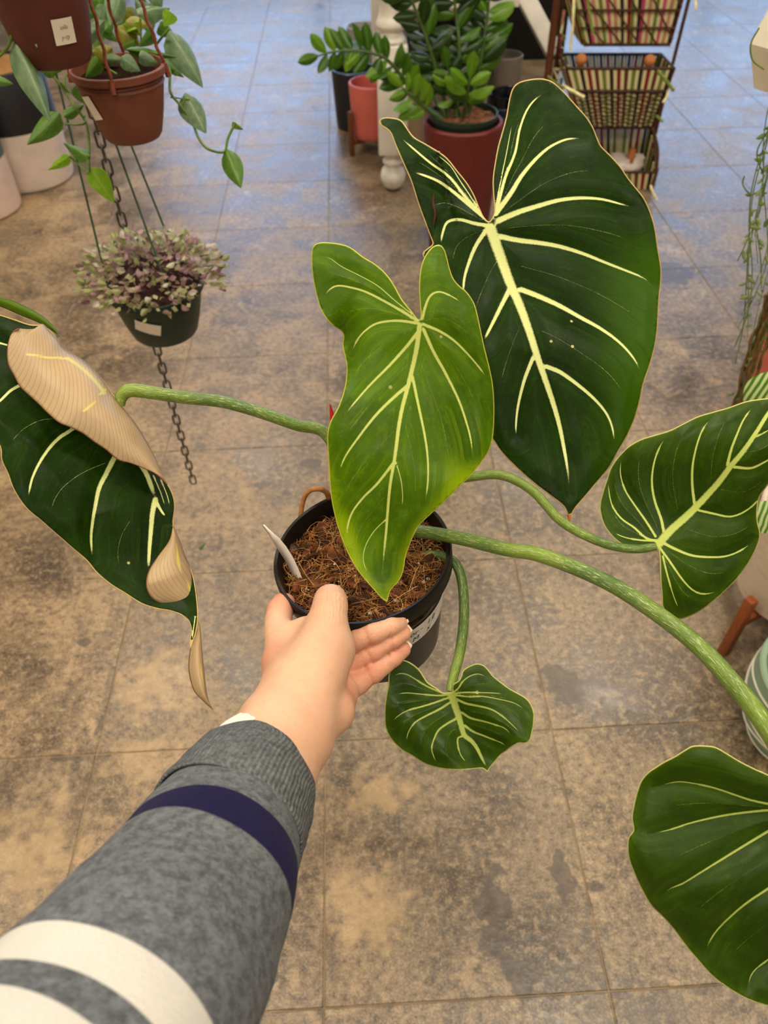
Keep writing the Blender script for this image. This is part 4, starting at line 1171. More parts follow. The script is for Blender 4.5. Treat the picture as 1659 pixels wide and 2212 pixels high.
# ================================================================== white table with turned legs
M_WHITE = plain('white_paint', srgb(242, 236, 222), 0.5, 0.4, 0.05, 14)
TG = G(850, 417); TX, TY = TG[0], TG[1] + .05
table = thing('display_table', 'white painted display table with turned legs and ball feet', 'table', (TX + .28, TY + .55, 0))
TZ = 0.84
def turned_leg(x, y):
    Mx = Matrix.Translation((x, y, 0))
    lg = lathe('leg', [(.0005, 0), (.02, .002), (.042, .016), (.055, .042), (.058, .062), (.052, .090), (.036, .108), (.034, .116), (.046, .122), (.048, .132), (.044, .138), (.036, .146), (.040, .160), (.052, .172), (.0005, .172)], M_WHITE, table, Mx, 40, sharp=50, label='white turned leg with ball foot')
    box('leg_block', (x, y, .172 + .215), (.128, .128, .43), M_WHITE, lg, bevel=.006)
    lathe('leg_turning', [(.0005, .600), (.052, .600), (.060, .615), (.048, .630), (.044, .645), (.062, .660), (.066, .672), (.058, .690), (.050, .72), (.054, .76), (.062, .79), (.062, TZ - .03), (.0005, TZ - .03)], M_WHITE, lg, Mx, 40, sharp=50)
for x, y in ((TX, TY), (TX - .02, TY + 1.15), (TX + .50, TY + 1.15)):
    turned_leg(x, y)
box('table_top', (TX + .25, TY + .585, TZ), (.68, 1.31, .045), M_WHITE, table, bevel=.008)
box('apron', (TX + .29, TY, TZ - .07), (.44, .03, .10), M_WHITE, table)
box('apron', (TX, TY + .55, TZ - .07), (.03, 1.0, .10), M_WHITE, table)

# ---- plants stand with the coral pot, and the black pot next to it
M_WALNUT = plain('walnut_wood', srgb(112, 66, 38), 0.55, 0.35, 0.25, 30)
def wood(name, a, b, sx=(40, 3, 3)):
    m = Mat(name, 0.5, 0.35)
    p = m.obj()
    g = m.noise(m.scale(p, sx), 6, 5, 0.65, 1.2)
    m.color(m.mix(m.step(g, 0.3, 0.7), a, b)); m.bump(g, 0.12, 0.001)
    return m.m
M_WALNUT = wood('walnut', srgb(88, 50, 28), srgb(134, 80, 46), (40, 40, 3))
M_OAK = wood('stand_wood', srgb(128, 66, 30), srgb(166, 92, 46), (60, 60, 4))
def plant_stand(c, r, legh, ringz, mat, label, lw=.022, a0=math.pi / 4, group='wooden plant stands'):
    t = thing('plant_stand', label, 'stand', c, group)
    for k in range(4):
        a = a0 + k * math.pi / 2
        V = Vector((c[0] + (r + lw * .7) * math.cos(a), c[1] + (r + lw * .7) * math.sin(a), legh / 2))
        box('leg', V, (lw, lw, legh), mat, t, rot=Matrix.Rotation(a, 3, 'Z'), bevel=.003)
    for k in range(2):
        a = a0 + k * math.pi / 2
        box('crossbar', (c[0], c[1], ringz - .011 - .0005 * k), (2 * r + lw * .6, lw, .02), mat, t, rot=Matrix.Rotation(a, 3, 'Z'))
    return t
cc = AT(806, 312, 3.93); cc = np.array([cc[0], 4.05, 0])
plant_stand(cc, .112, .21, .075, M_WALNUT, 'low walnut plant stand under the coral pot', a0=math.radians(33))
M_CORAL = glazed('coral_glaze', srgb(222, 112, 96))
lathe('plant_pot', pot_profile(.098, .112, .245, .014), M_CORAL, None, Matrix.Translation((cc[0], cc[1], .076)), 56, label='empty coral pink pot on the low walnut stand', cat='pot')
c2 = AT(768, 300, 4.28)
M_BLACKP = plain('black_glaze', srgb(28, 30, 36), 0.35, 0.5, 0.1)
solid_x = (c2[0], 4.40, 0)
lathe('plant_pot', pot_profile(.10, .115, .285, .014), M_BLACKP, None, Matrix.Translation(solid_x), 56, label='black glazed pot on the floor beside the coral pot', cat='pot')
c3 = AT(797, 130, 4.45)
lathe('plant_pot', pot_profile(.06, .07, .30, .012), glazed('mint_glaze', srgb(126, 160, 156)), None, Matrix.Translation((c3[0] - .085, 4.76, 0)), 48, label='pale blue-green pot behind the coral pot', cat='pot')
lathe('plant_pot', pot_profile(.085, .10, .30, .012), glazed('grey_glaze', srgb(170, 166, 160)), None, Matrix.Translation((c3[0] - .03, 5.15, 0)), 48, label='light grey pot behind the blue-green pot', cat='pot')

# ================================================================== leaf shapes for the smaller plants
def leaf_mesh(name, shape, cup=0.12, droop=0.15, n=9, fold=0.0):
    """unit leaf along +Y, width 1; shape gives half-width at t"""
    V = []; Fc = []; W = 5
    for i in range(n + 1):
        t = i / n; w = shape(t)
        for j in range(W):
            s = (j / (W - 1) - .5) * 2
            V.append((s * w, t, -droop * t * t + cup * (1 - s * s) * 0.0 - abs(s) * w * fold - cup * (s * s) * w))
    for i in range(n):
        for j in range(W - 1):
            Fc.append((i * W + j, i * W + j + 1, (i + 1) * W + j + 1, (i + 1) * W + j))
    me = mesh_from(name, V, Fc)
    at = me.attributes.new('mid', 'FLOAT', 'POINT')
    at.data.foreach_set('value', np.array([abs(j / (W - 1) - .5) * 2 for i in range(n + 1) for j in range(W)], np.float32))
    me.polygons.foreach_set('use_smooth', [True] * len(me.polygons))
    return me
ovate = lambda t: 0.5 * (math.sin(math.pi * min(1, t ** 0.62)) ** 0.85) * (1 - 0.12 * t) if 0 < t < 1 else 0.006
heart = lambda t: 0.5 * math.sin(math.pi * (0.12 + 0.88 * t) ** 0.55) ** 0.8 if t < 1 else 0.004
ellip = lambda t: 0.5 * math.sin(math.pi * t) ** 0.75 if 0 < t < 1 else 0.008

def small_leaf_mat(name, dark, light, mid, transl=0.25, rough=0.4, scale=60):
    m = Mat(name, rough, 0.4)
    p = m.obj(); rnd = m.n('ShaderNodeObjectInfo').outputs['Random']
    n1 = m.noise(p, scale / 10, 4)
    c = m.mix(m.step(n1, 0.3, 0.7), dark, light)
    c = m.mix(m.math('MULTIPLY', rnd, 0.3), c, mid)
    c = m.mix(m.math('MULTIPLY', m.step(m.attr('mid'), 0.12, 0.0), 0.6), c, mid)
    m.color(c)
    tr = m.n('ShaderNodeBsdfTranslucent'); m.set(tr, 'Color', c)
    mx = m.n('ShaderNodeMixShader', {0: transl, 1: m.b.outputs[0], 2: tr.outputs[0]})
    m.t.links.new(mx.outputs[0], m.out.inputs[0])
    return m.m
M_SILV = small_leaf_mat('silvery_green_leaf', srgb(82, 112, 70), srgb(120, 146, 104), srgb(150, 172, 130))
M_GRN = small_leaf_mat('vine_green_leaf', srgb(60, 104, 30), srgb(90, 134, 44), srgb(128, 160, 66))
M_LIME = small_leaf_mat('lime_leaf', srgb(110, 160, 24), srgb(146, 190, 36), srgb(170, 205, 70), 0.35)
M_YEL = small_leaf_mat('yellowing_leaf', srgb(112, 120, 30), srgb(150, 142, 40), srgb(170, 160, 60), 0.3)
M_VINE = plain('vine_stem', srgb(96, 122, 46), 0.5, 0.3, 0.2, 60)
def lm(shape, mat, cup, droop, fold=0.0):
    me = leaf_mesh('leaf', shape, cup, droop, fold=fold); me.materials.append(mat); return me
LM = {k: [lm(ovate, mt, .25, d, .15) for d in (.05, .2, .35)] for k, mt in (('s', M_SILV), ('g', M_GRN), ('l', M_LIME), ('y', M_YEL))}
def put_leaf(parent, me, A, B, w, normal=None, name='leaf', thick=None):
    A, B = Vector(A), Vector(B)
    y = B - A; L = y.length; y = y / L
    n = Vector(normal) if normal is not None else (Vector(CAM) - (A + B) / 2)
    n = (n - y * n.dot(y)).normalized(); x = y.cross(n)
    m = Matrix((x * w, y * L, n * L)).transposed().to_4x4()
    return link(name, me, None, parent, matrix=Matrix.Translation(A) @ m)
def px_leaf(parent, kind, a, b, w, z, tilt=0.0, dz=0.0):
    A, B = P(*a, z), P(*b, z + dz)
    n = Vector(CAM) - Vector(A)
    n = n.normalized() + Vector((rng.uniform(-.35, .35), rng.uniform(-.25, .25), rng.uniform(0, .5)))
    return put_leaf(parent, LM[kind][rng.integers(0, 3)], A, B, w * z / F, n)

# ================================================================== hanging pots at the upper left
M_TERRA = plain('brown_plastic', srgb(120, 66, 48), 0.5, 0.4, 0.1, 30)
M_TERRA2 = plain('dark_brown_plastic', srgb(92, 44, 34), 0.5, 0.4, 0.1, 30)
M_DKGREEN = plain('dark_green_plastic', srgb(28, 48, 36), 0.45, 0.45, 0.1, 30)
M_PEAT = plain('dark_peat', srgb(40, 27, 18), 0.95, 0.1, 0.4, 150, 0.8, 0.004)
M_PAPER = plain('label_paper', srgb(232, 222, 202), 0.6, 0.3, 0.04)
def hang_pot(center, r1, r0, h, mat, thing_obj, soil=True, ribs=2):
    """nursery pot with a banded collar; center is the rim's centre"""
    Mx = Matrix.Translation(Vector(center) - Vector((0, 0, h)))
    col = h * .28
    pr = [(.0005, 0), (r0 - .004, 0), (r0, .005), (r0 + (r1 - r0) * .35, h * .35), (r0 + (r1 - r0) * .68, h - col)]
    if ribs:
        for k in range(ribs):
            z = h - col + col * .12 + k * col * .22
            pr += [(r0 + (r1 - r0) * .70, z), (r0 + (r1 - r0) * .73 + .0012, z + .002), (r0 + (r1 - r0) * .73, z + .005)]
    pr += [(r1 - .0035, h - col * .42), (r1, h - col * .36), (r1, h - .001), (r1 - .001, h), (r1 - .004, h), (r1 - .006, h - .01), (r0 + (r1 - r0) * .3, h * .45), (.0005, h * .4)]
    p = lathe('pot', pr, mat, thing_obj, Mx, 56)
    if soil:
        n = 28; V = [(0, 0, h - .012)]; Fc = []
        for i in range(1, 6):
            for k in range(n):
                r = (r1 - .0062) * i / 5; a = 2 * math.pi * k / n
                V.append((r * math.cos(a), r * math.sin(a), h - .014 + rng.uniform(-.002, .002)))
        Fc = [(0, 1 + k, 1 + (k + 1) % n) for k in range(n)] + [(1 + i * n + k, 1 + (i + 1) * n + k, 1 + (i + 1) * n + (k + 1) % n, 1 + i * n + (k + 1) % n) for i in range(4) for k in range(n)]
        link('soil', mesh_from('soil', V, Fc), M_PEAT, thing_obj, matrix=Mx)
    return p, Mx
def pot_label(Mx, r, a, w, h, z, parent, tilt=0.0, lines=(), size=.006, label='white paper label'):
    V = []; n = 10
    for i in range(n + 1):
        for j in (0, 1):
            u = (i / n - .5) * w; v = (j - .5) * h
            uu = u * math.cos(tilt) - v * math.sin(tilt); vv = u * math.sin(tilt) + v * math.cos(tilt)
            zz = z + vv; rr = r(zz) + .0008; an = a + uu / rr
            V.append((rr * math.cos(an), rr * math.sin(an), zz))
    o = link('paper_label', mesh_from('paper_label', V, [(2 * i, 2 * i + 2, 2 * i + 3, 2 * i + 1) for i in range(n)]), M_PAPER, parent, matrix=Mx, smooth=True, label=label)
    for k, s in enumerate(lines):
        cu = bpy.data.curves.new('handwriting', 'FONT'); cu.body = s; cu.size = size; cu.align_x = 'CENTER'; cu.resolution_u = 2; cu.shear = .3
        tmp = bpy.data.objects.new('tmp', cu); COL.objects.link(tmp)
        me = bpy.data.meshes.new_from_object(tmp.evaluated_get(bpy.context.evaluated_depsgraph_get()))
        bpy.data.objects.remove(tmp)
        for v in me.vertices:
            u, w2 = v.co.x, v.co.y + (len(lines) / 2 - k - .75) * size * 1.5
            uu = u * math.cos(tilt) - w2 * math.sin(tilt); vv = u * math.sin(tilt) + w2 * math.cos(tilt)
            zz = z + vv; rr = r(zz) + .0014; an = a + uu / rr
            v.co = (rr * math.cos(an), rr * math.sin(an), zz)
        me.materials.clear(); me.materials.append(M_INKG)
        link('handwriting', me, None, o, matrix=Mx)
    return o
M_INKG = plain('grey_ink', srgb(120, 110, 92), 0.7, 0.2, 0.05)
def face_angle(c, off=0.0):
    return math.atan2(-c[1], -c[0]) + off

# chain
CH = AT(322, 690, 1.34)
chx, chy = CH[0], CH[1]
ztop = ZC - .02
zbot = (CAM + ray(430, 1045) * (chy / ray(430, 1045)[1]))[2]
PITCH = .0305
M_STEEL = plain('dull_steel', srgb(92, 84, 76), 0.4, 0.5, 0.2, 80)
M_STEEL.node_tree.nodes['Principled BSDF'].inputs['Metallic'].default_value = 0.7
pts = []
hl, hw = .0145, .0065
for k in range(20):
    a = 2 * math.pi * k / 20
    pts.append((hw * math.cos(a), 0, (hl - hw) * (1 if math.sin(a) > 0.01 else -1 if math.sin(a) < -.01 else 0) + hw * math.sin(a)))
pp = crom(pts, 20, closed=True)
V = []; Fc = []; seg = 6
for i in range(20):
    T = pp[(i + 1) % 20] - pp[i - 1]; T /= np.linalg.norm(T); B = np.array([0, 1.0, 0]); Nn = np.cross(B, T)
    for k in range(seg):
        an = 2 * math.pi * k / seg; V.append(pp[i] + .0021 * (math.cos(an) * Nn + math.sin(an) * B))
Fc = [(i * seg + k, i * seg + (k + 1) % seg, ((i + 1) % 20) * seg + (k + 1) % seg, ((i + 1) % 20) * seg + k) for i in range(20) for k in range(seg)]
link_me = mesh_from('chain_link', V, Fc); link_me.materials.append(M_STEEL)
link_me.polygons.foreach_set('use_smooth', [True] * len(link_me.polygons))
chain_t = thing('chain', 'dull steel chain hanging down behind the dark green hanging pot', 'chain', (chx, chy, zbot))
z = zbot + hl; k = 0
while z < ztop:
    link('chain_link', link_me, None, chain_t, matrix=Matrix.Translation((chx, chy, z)) @ Matrix.Rotation(math.radians(12 + 90 * (k % 2)), 4, 'Z'))
    z += PITCH - .0075; k += 1

# lower pot: dark green with a mound of tiny mauve-and-green leaves
gc = AT(333, 612, 1.20)
gp = thing('hanging_plant', 'mound of tiny mauve and green leaves in a dark green hanging pot', 'plant', gc - np.array([0, 0, .094]))
pg, Mg = hang_pot(gc, .083, .058, .094, M_DKGREEN, gp, True, 0)
box('rim_clip', Vector(gc) + Vector((.083 * math.cos(face_angle(gc, .45)), .083 * math.sin(face_angle(gc, .45)), -.013)), (.008, .012, .028), M_DKGREEN, pg, rot=Matrix.Rotation(face_angle(gc, .45), 3, 'Z'), bevel=.002)
pot_label(Mg, lambda z: .0584 + (.083 - .058) * min(.70, z / .094), face_angle(gc, -.42), .044, .024, .050, pg, -.32, label='small white paper label on the green pot')
M_CAL = [small_leaf_mat('callisia_green', srgb(120, 134, 74), srgb(160, 166, 104), srgb(190, 180, 140), .2), small_leaf_mat('callisia_mauve', srgb(120, 84, 92), srgb(150, 112, 118), srgb(190, 160, 150), .2), small_leaf_mat('callisia_glint', srgb(176, 164, 140), srgb(206, 196, 174), srgb(220, 214, 200), .2, .25)]  # the third, near-white leaf colour paints in white glints
cal_me = []
for mt in M_CAL:
    me = leaf_mesh('leaf', ellip, .3, .12, 4, .1); me.materials.append(mt); cal_me.append(me)
def cal_leaf(k):
    a = rng.uniform(0, 2 * math.pi); el = math.asin(rng.uniform(0.0, 1.0))
    rr = rng.uniform(.86, 1.12)
    d = np.array([math.cos(a) * math.cos(el), math.sin(a) * math.cos(el), math.sin(el)])
    p = gc + np.array([d[0] * .112, d[1] * .105, d[2] * .070 + .002]) * rr
    t = d + rng.normal(size=3) * .55; t[2] = t[2] * .5 + .1; t /= np.linalg.norm(t)
    nr = d + rng.normal(size=3) * .5 + np.array([0, 0, .4])
    kind = 0 if rng.uniform() < .50 else (1 if rng.uniform() < .55 else 2)
    L = rng.uniform(.012, .019)
    return kind, p, t, nr, L
for k in range(300):
    kind, p, t, nr, L = cal_leaf(k)
    put_leaf(gp, cal_me[kind], p, p + t * L, L * .62, nr)
geos = [[], []]
for k in range(700):
    kind, p, t, nr, L = cal_leaf(k)
    p = gc + (p - gc) * rng.uniform(.72, .97)
    x = np.cross(t, nr); x /= np.linalg.norm(x)
    q = [p, p + t * L * .5 + x * L * .3, p + t * L, p + t * L * .5 - x * L * .3]
    geos[k % 2].append((q, [(0, 1, 2, 3)]))
for gi, mt in zip(geos, (M_CAL[0], M_CAL[1])):
    link('inner_leaves', mesh_from('inner_leaves', *join_geo(gi)), mt, gp, kind='stuff')
V = []; n = 24
for i in range(7):
    el = i / 6 * math.pi / 2
    for k in range(n):
        a = 2 * math.pi * k / n
        V.append((gc[0] + .078 * math.cos(a) * math.cos(el), gc[1] + .078 * math.sin(a) * math.cos(el), gc[2] - .012 + .058 * math.sin(el)))
link('stem_cushion', mesh_from('stem_cushion', V, [(i * n + k, i * n + (k + 1) % n, (i + 1) * n + (k + 1) % n, (i + 1) * n + k) for i in range(6) for k in range(n)]), plain('dark_stems', srgb(66, 44, 44), .9, .1, .4, 90), gp, smooth=True)
M_WIRE = plain('green_wire', srgb(60, 84, 62), 0.4, 0.4, 0.1)
hook = np.array([chx + .0, chy - .06, gc[2] + .62])
for px, py in ((222, 560), (338, 520), (352, 478)):
    q = AT(px, py, 1.20 if px < 230 else (1.14 if py > 500 else 1.26))
    a = math.atan2(q[1] - gc[1], q[0] - gc[0])
    e = gc + np.array([.081 * math.cos(a), .081 * math.sin(a), -.004])
    tube('hanger_wire', [hook, e], .0017, M_WIRE, gp, seg=6)

tube('hanger_wire', [hook, (hook[0], hook[1], ZC)], .0017, M_WIRE, gp, seg=6)
# upper pot: brown with trailing vine
vc = AT(253, 142, 1.12)
vp = thing('hanging_vine', 'trailing vine in a brown plastic pot hanging above the dark green pot', 'plant', vc - np.array([0, 0, .095]))
pv, Mv = hang_pot(vc, .062, .040, .088, M_TERRA, vp)
rv = lambda z: .0408 + .022 * min(.72, z / .088)
pot_label(Mv, rv, face_angle(vc, -.98), .019, .030, .050, pv, .25, label='white label on the side of the brown pot')
M_CORD = plain('twisted_brown_hanger', srgb(128, 66, 42), 0.5, 0.4, 0.3, 200)
vh = vc + np.array([-.02, .02, .42])
for a in (.1, 1.67, 3.24, 4.81):
    e = vc + np.array([.0605 * math.cos(a), .0605 * math.sin(a), -.004])
    p = np.array([vh + (e - vh) * t for t in np.linspace(0, 1, 60)])
    p += np.column_stack([.0012 * np.cos(np.linspace(0, 90, 60)), .0012 * np.sin(np.linspace(0, 90, 60)), np.zeros(60)])
    tube('hanger_cord', p, .0022, M_CORD, vp, seg=6)
    tube('hanger_clip', [e + np.array([0, 0, .004]), e + np.array([.003 * math.cos(a), .003 * math.sin(a), -.012])], .004, M_CORD, vp, seg=6)
zv = 1.06
tube('hanger_cord', [vh, (vh[0], vh[1], ZC)], .0022, M_CORD, vp, seg=6)
def vine(pts, z=None, r=.0019):
    return tube('vine_stem', [P(x, y, q) for x, y, q in pts], r, M_VINE, vp, seg=6, n=8 * len(pts))
vine([(345,112,1.1),(366,150,1.06),(368,198,1.05),(390,228,1.05),(415,264,1.06),(430,300,1.06),(450,322,1.06),(484,328,1.06),(492,300,1.06),(508,266,1.06)])
vine([(166,150,1.07),(142,165,1.06),(143,200,1.06),(163,232,1.06),(184,262,1.07),(192,305,1.08),(192,372,1.09)])
vine([(130,178,1.04),(150,200,1.05)]); vine([(110,158,1.04),(143,200,1.05)])
vine([(228,145,1.03),(262,170,1.01),(280,210,1.01),(284,170,1.02),(286,150,1.03)], r=.0014)
vine([(140,268,1.06),(180,268,1.06),(184,250,1.07)], r=.0014); vine([(150,338,1.08),(170,355,1.09),(190,374,1.09)], r=.0014)
vine([(335,100,1.08),(350,80,1.05),(366,62,1.04)], r=.0016); vine([(305,95,1.1),(303,40,1.08)], r=.0016); vine([(200,110,1.1),(190,20,1.1)], r=.0016)
vine([(392,228,1.05),(400,212,1.05)], r=.0012); vine([(410,215,1.05),(368,210,1.05)], r=.0010)
for kind, a, b, w, z in [('g',(214,128),(176,170),34,.985),('s',(300,120),(352,140),30,1.0),('y',(200,112),(246,140),30,1.0),('g',(330,70),(290,104),30,1.02),('s',(226,44),(150,114),32,1.03),('y',(243,104),(160,148),38,1.02),('g',(272,106),(382,117),22,1.02),('s',(262,122),(304,154),36,1.0),('s',(215,126),(268,128),26,1.02),('s',(364,64),(440,176),62,1.05),('l',(372,28),(350,66),34,1.05),
        ('s',(298,30),(374,-6),44,1.08),('s',(262,-14),(245,50),52,1.08),('g',(330,118),(396,166),26,1.1),('g',(196,-10),(186,45),44,1.14),('g',(170,10),(176,70),36,1.16),('y',(252,56),(300,92),46,1.16),('g',(290,88),(250,100),24,1.15),
        ('s',(400,200),(446,286),58,1.05),('g',(488,320),(520,404),46,1.06),('l',(502,262),(534,278),16,1.06),('g',(130,244),(57,312),46,1.06),('g',(137,252),(182,226),24,1.06),('g',(192,338),(134,306),32,1.08),('l',(150,336),(102,367),24,1.08),('l',(196,362),(246,440),48,1.09),
        ('g',(132,128),(82,150),36,1.08),('g',(166,182),(196,232),42,1.07),('g',(322,8),(366,44),30,1.12),('s',(226,8),(222,60),34,1.13),('g',(140,-10),(150,60),40,1.18),('s',(330,-20),(352,16),36,1.1),('g',(376,158),(390,164),10,1.06),('g',(212,62),(206,110),26,1.18),('y',(286,66),(282,96),30,1.17)]:
    px_leaf(vp, kind, a, b, w, z, dz=rng.uniform(-.01, .03))

for k in range(26):
    x0, y0 = rng.uniform(150, 350), rng.uniform(-10, 95)
    a = rng.uniform(0, 2 * math.pi); L = rng.uniform(38, 62)
    px_leaf(vp, 'gsgy'[k % 4] if k % 7 else 'l', (x0, y0), (x0 + L * math.cos(a), y0 + L * math.sin(a) * .8 + 12), rng.uniform(24, 38), rng.uniform(1.13, 1.24), dz=rng.uniform(-.02, .04))
# the other brown pot, cut by the frame's corner
uc = AT(60, -100, 1.02)
up_ = thing('hanging_vine', 'trailing silvery vine in a dark brown pot with white label, in the upper left corner', 'plant', uc - np.array([0, 0, .102]))
pu, Mu = hang_pot(uc, .060, .040, .105, M_TERRA2, up_)
ru = lambda z: .0408 + .020 * min(.72, z / .105)
pot_label(Mu, ru, face_angle(uc, .30), .024, .026, .040, pu, 0, ('uila', 'y-ty'), .0065, label='white paper label with handwriting')
for a in (.6, 2.2, 3.8, 5.3):
    e = uc + np.array([.058 * math.cos(a), .058 * math.sin(a), -.004])
    tube('hanger_cord', [uc + np.array([0, 0, .35]), e], .0022, M_CORD, up_, seg=6)
zu = .86
tube('hanger_cord', [uc + np.array([0, 0, .35]), (uc[0], uc[1], ZC)], .0022, M_CORD, up_, seg=6)
for kind, a, b, w, z in [('s',(56,-25),(80,88),52,.84),('s',(30,80),(106,242),58,.86),('s',(122,-6),(190,26),32,.9),('g',(-24,168),(24,178),22,.88),('g',(86,150),(132,140),40,1.0)]:
    px_leaf(up_, kind, a, b, w, z)
tube('vine_stem', [P(24, -40, .86), P(27, 20, .85), P(29, 60, .85), P(34, 84, .855)], .0017, M_VINE, up_, seg=6, n=20)
tube('vine_stem', [P(28, 56, .85), P(20, 96, .86), P(0, 120, .87), P(-24, 140, .88)], .0017, M_VINE, up_, seg=6, n=20)

# ================================================================== the large potted plant by the table
M_OX = plain('oxblood_glaze', srgb(104, 36, 30), 0.42, 0.45, 0.14, 12)
zc = on_floor(985, 556, .118)
cover = lathe('cover_pot', pot_profile(.118, .150, .485, .018), M_OX, None, Matrix.Translation(Vector(zc)), 64, label='tall dark red tapered pot holding the glossy-leaved plant', cat='pot')
zz = thing('glossy_leaf_plant', 'plant with arching stems of glossy green leaflets standing in the dark red pot', 'plant', zc + np.array([0, 0, .30]))
lathe('nursery_pot', [(.0005, 0), (.092, 0), (.124, .195), (.127, .197), (.127, .212), (.122, .213), (.118, .19), (.0005, .188)], M_DKGREEN, zz, Matrix.Translation(Vector(zc) + Vector((0, 0, .30))), 48)
n = 28; V = [(0, 0, .496)]
for i in range(1, 8):
    for k in range(n):
        r = .116 * i / 7; a = 2 * math.pi * k / n
        V.append((r * math.cos(a), r * math.sin(a), .494 + rng.uniform(-.005, .006)))
Fc = [(0, 1 + k, 1 + (k + 1) % n) for k in range(n)] + [(1 + i * n + k, 1 + (i + 1) * n + k, 1 + (i + 1) * n + (k + 1) % n, 1 + i * n + (k + 1) % n) for i in range(6) for k in range(n)]
link('soil', mesh_from('soil', V, Fc), plain('bark_soil', srgb(112, 74, 52), .9, .2, .6, 60, .8, .004), zz, matrix=Matrix.Translation((zc[0], zc[1], 0)))
M_ZZ = small_leaf_mat('glossy_green_leaflet', srgb(40, 78, 12), srgb(62, 104, 18), srgb(92, 132, 34), .15, .28, 40)
M_ZZL = small_leaf_mat('glossy_light_leaflet', srgb(76, 124, 18), srgb(104, 150, 30), srgb(140, 172, 50), .2, .28, 40)
M_ZZD = small_leaf_mat('glossy_dark_leaflet', srgb(20, 44, 10), srgb(34, 62, 16), srgb(56, 86, 26), .1, .28, 40)
zme = []
for mt in (M_ZZ, M_ZZL, M_ZZD):
    me = leaf_mesh('leaflet', ellip, .2, .12, 7, .12); me.materials.append(mt); zme.append(me)
M_ZST = plain('thick_green_stem', srgb(74, 98, 44), .45, .4, .25, 50)
Yz = zc[1]
def zz_stem(pts, kinds, n_pairs, L, start=.3, r0=.009):
    q = np.array([AT(x, y, yw) for x, y, yw in pts])
    c = crom(q, 40)
    tube('stem', c, [r0, r0 * .4], M_ZST, zz, seg=8)
    for k in range(n_pairs):
        t = start + (1 - start) * (k + .5) / n_pairs
        i = min(38, int(t * 39)); p = c[i]; T = c[i + 1] - c[i]; T /= np.linalg.norm(T)
        up = np.array([0, 0, 1.0]); sd = np.cross(T, CAM - p); sd /= np.linalg.norm(sd)
        for s in (-1, 1):
            d = sd * s * rng.uniform(.75, 1.0) + T * rng.uniform(.35, .8) + rng.normal(size=3) * .12
            d /= np.linalg.norm(d)
            LL = L * rng.uniform(.8, 1.15) * (1 - .35 * abs(t - .55))
            nr = np.cross(d, T) * s * rng.choice([-1, 1]) * .2 + (CAM - p) / np.linalg.norm(CAM - p) + up * rng.uniform(.0, .9) + rng.normal(size=3) * .25
            put_leaf(zz, zme[kinds[rng.integers(0, len(kinds))]], p, p + d * LL, LL * .5, nr, 'leaflet')
    d = c[-1] - c[-2]; d /= np.linalg.norm(d)
    put_leaf(zz, zme[kinds[0]], c[-1], c[-1] + d * L * .9, L * .4, CAM - c[-1], 'leaflet')
zz_stem([(955,258,Yz),(905,215,Yz),(868,165,Yz-.05),(830,125,Yz-.08),(775,110,Yz-.1),(720,112,Yz-.1),(690,120,Yz-.12)], [0, 0, 1], 13, .088, .28)
zz_stem([(970,255,Yz),(950,180,Yz),(930,110,Yz),(905,40,Yz),(880,-20,Yz),(862,-60,Yz)], [0, 2, 2], 10, .10, .25)
zz_stem([(985,252,Yz),(988,180,Yz+.03),(992,100,Yz+.05),(985,30,Yz+.08),(975,-60,Yz+.08)], [2, 2, 0], 10, .11, .2)
zz_stem([(1000,252,Yz-.02),(1010,200,Yz-.08),(1015,170,Yz-.1)], [1, 1, 0], 3, .105, .3)
zz_stem([(1010,255,Yz+.03),(1025,190,Yz+.05),(1040,120,Yz+.06),(1052,40,Yz+.08),(1060,-40,Yz+.08)], [0, 1, 2], 9, .105, .35)
zz_stem([(950,258,Yz-.03),(915,230,Yz-.06),(885,205,Yz-.09),(870,190,Yz-.1)], [1, 0, 0], 4, .085, .3)
zz_stem([(965,258,Yz+.02),(935,205,Yz+.06),(915,160,Yz+.08),(905,110,Yz+.1)], [2, 0], 4, .085, .3)
zz_stem([(995,258,Yz+.02),(985,225,Yz),(975,190,Yz-.04),(968,150,Yz-.05)], [0, 2, 1], 4, .085, .35)

# ================================================================== pots and boards in the shade under the table
def under(px_left, px_right, py_rim_front, Yf, r_ratio, mat, label, z_bot=0.0, name='plant_pot', t=.01):
    """pot whose rim spans two picture columns, front at world y Yf"""
    A = AT((px_left + px_right) / 2, py_rim_front, Yf); d = np.linalg.norm(A - CAM)
    zdep = (A - CAM) @ ROT[:, 2]
    r1 = (px_right - px_left) / 2 * zdep / F
    h = A[2] - z_bot
    return lathe(name, pot_profile(r1 * r_ratio, r1, h, t), mat, None, Matrix.Translation((A[0], Yf + r1, z_bot)), 48, label=label, cat='pot')
under(1060, 1136, 128, 4.35, .85, glazed('taupe_glaze', srgb(150, 136, 124)), 'taupe pot standing in the shade under the table')
under(1064, 1156, 214, 3.86, .8, plain('glossy_black_glaze', srgb(16, 17, 22), .12, .6, .1), 'glossy black bowl under the table beside the woven baskets')
under(1066, 1128, 258, 3.66, .9, plain('navy_glaze', srgb(24, 30, 52), .3, .5, .1), 'navy blue pot behind the dark red pot')
under(870, 945, 96, 4.35, .8, plain('dark_teal_glaze', srgb(36, 60, 62), .2, .5, .1), 'dark teal bowl behind the white table leg')
under(872, 940, 146, 4.0, .85, glazed('sand_glaze', srgb(176, 150, 116)), 'sand coloured pot below the teal bowl')
under(1000, 1062, 70, 4.25, .9, plain('charcoal_glaze', srgb(50, 50, 54), .4, .4, .1), 'charcoal pot far under the table')
under(872, 908, 28, 4.86, .9, glazed('blush_glaze', srgb(186, 160, 146)), 'blush pot far behind the white table leg')
M_BOARD = wood('brown_board', srgb(86, 48, 24), srgb(120, 70, 38), (4, 40, 40))
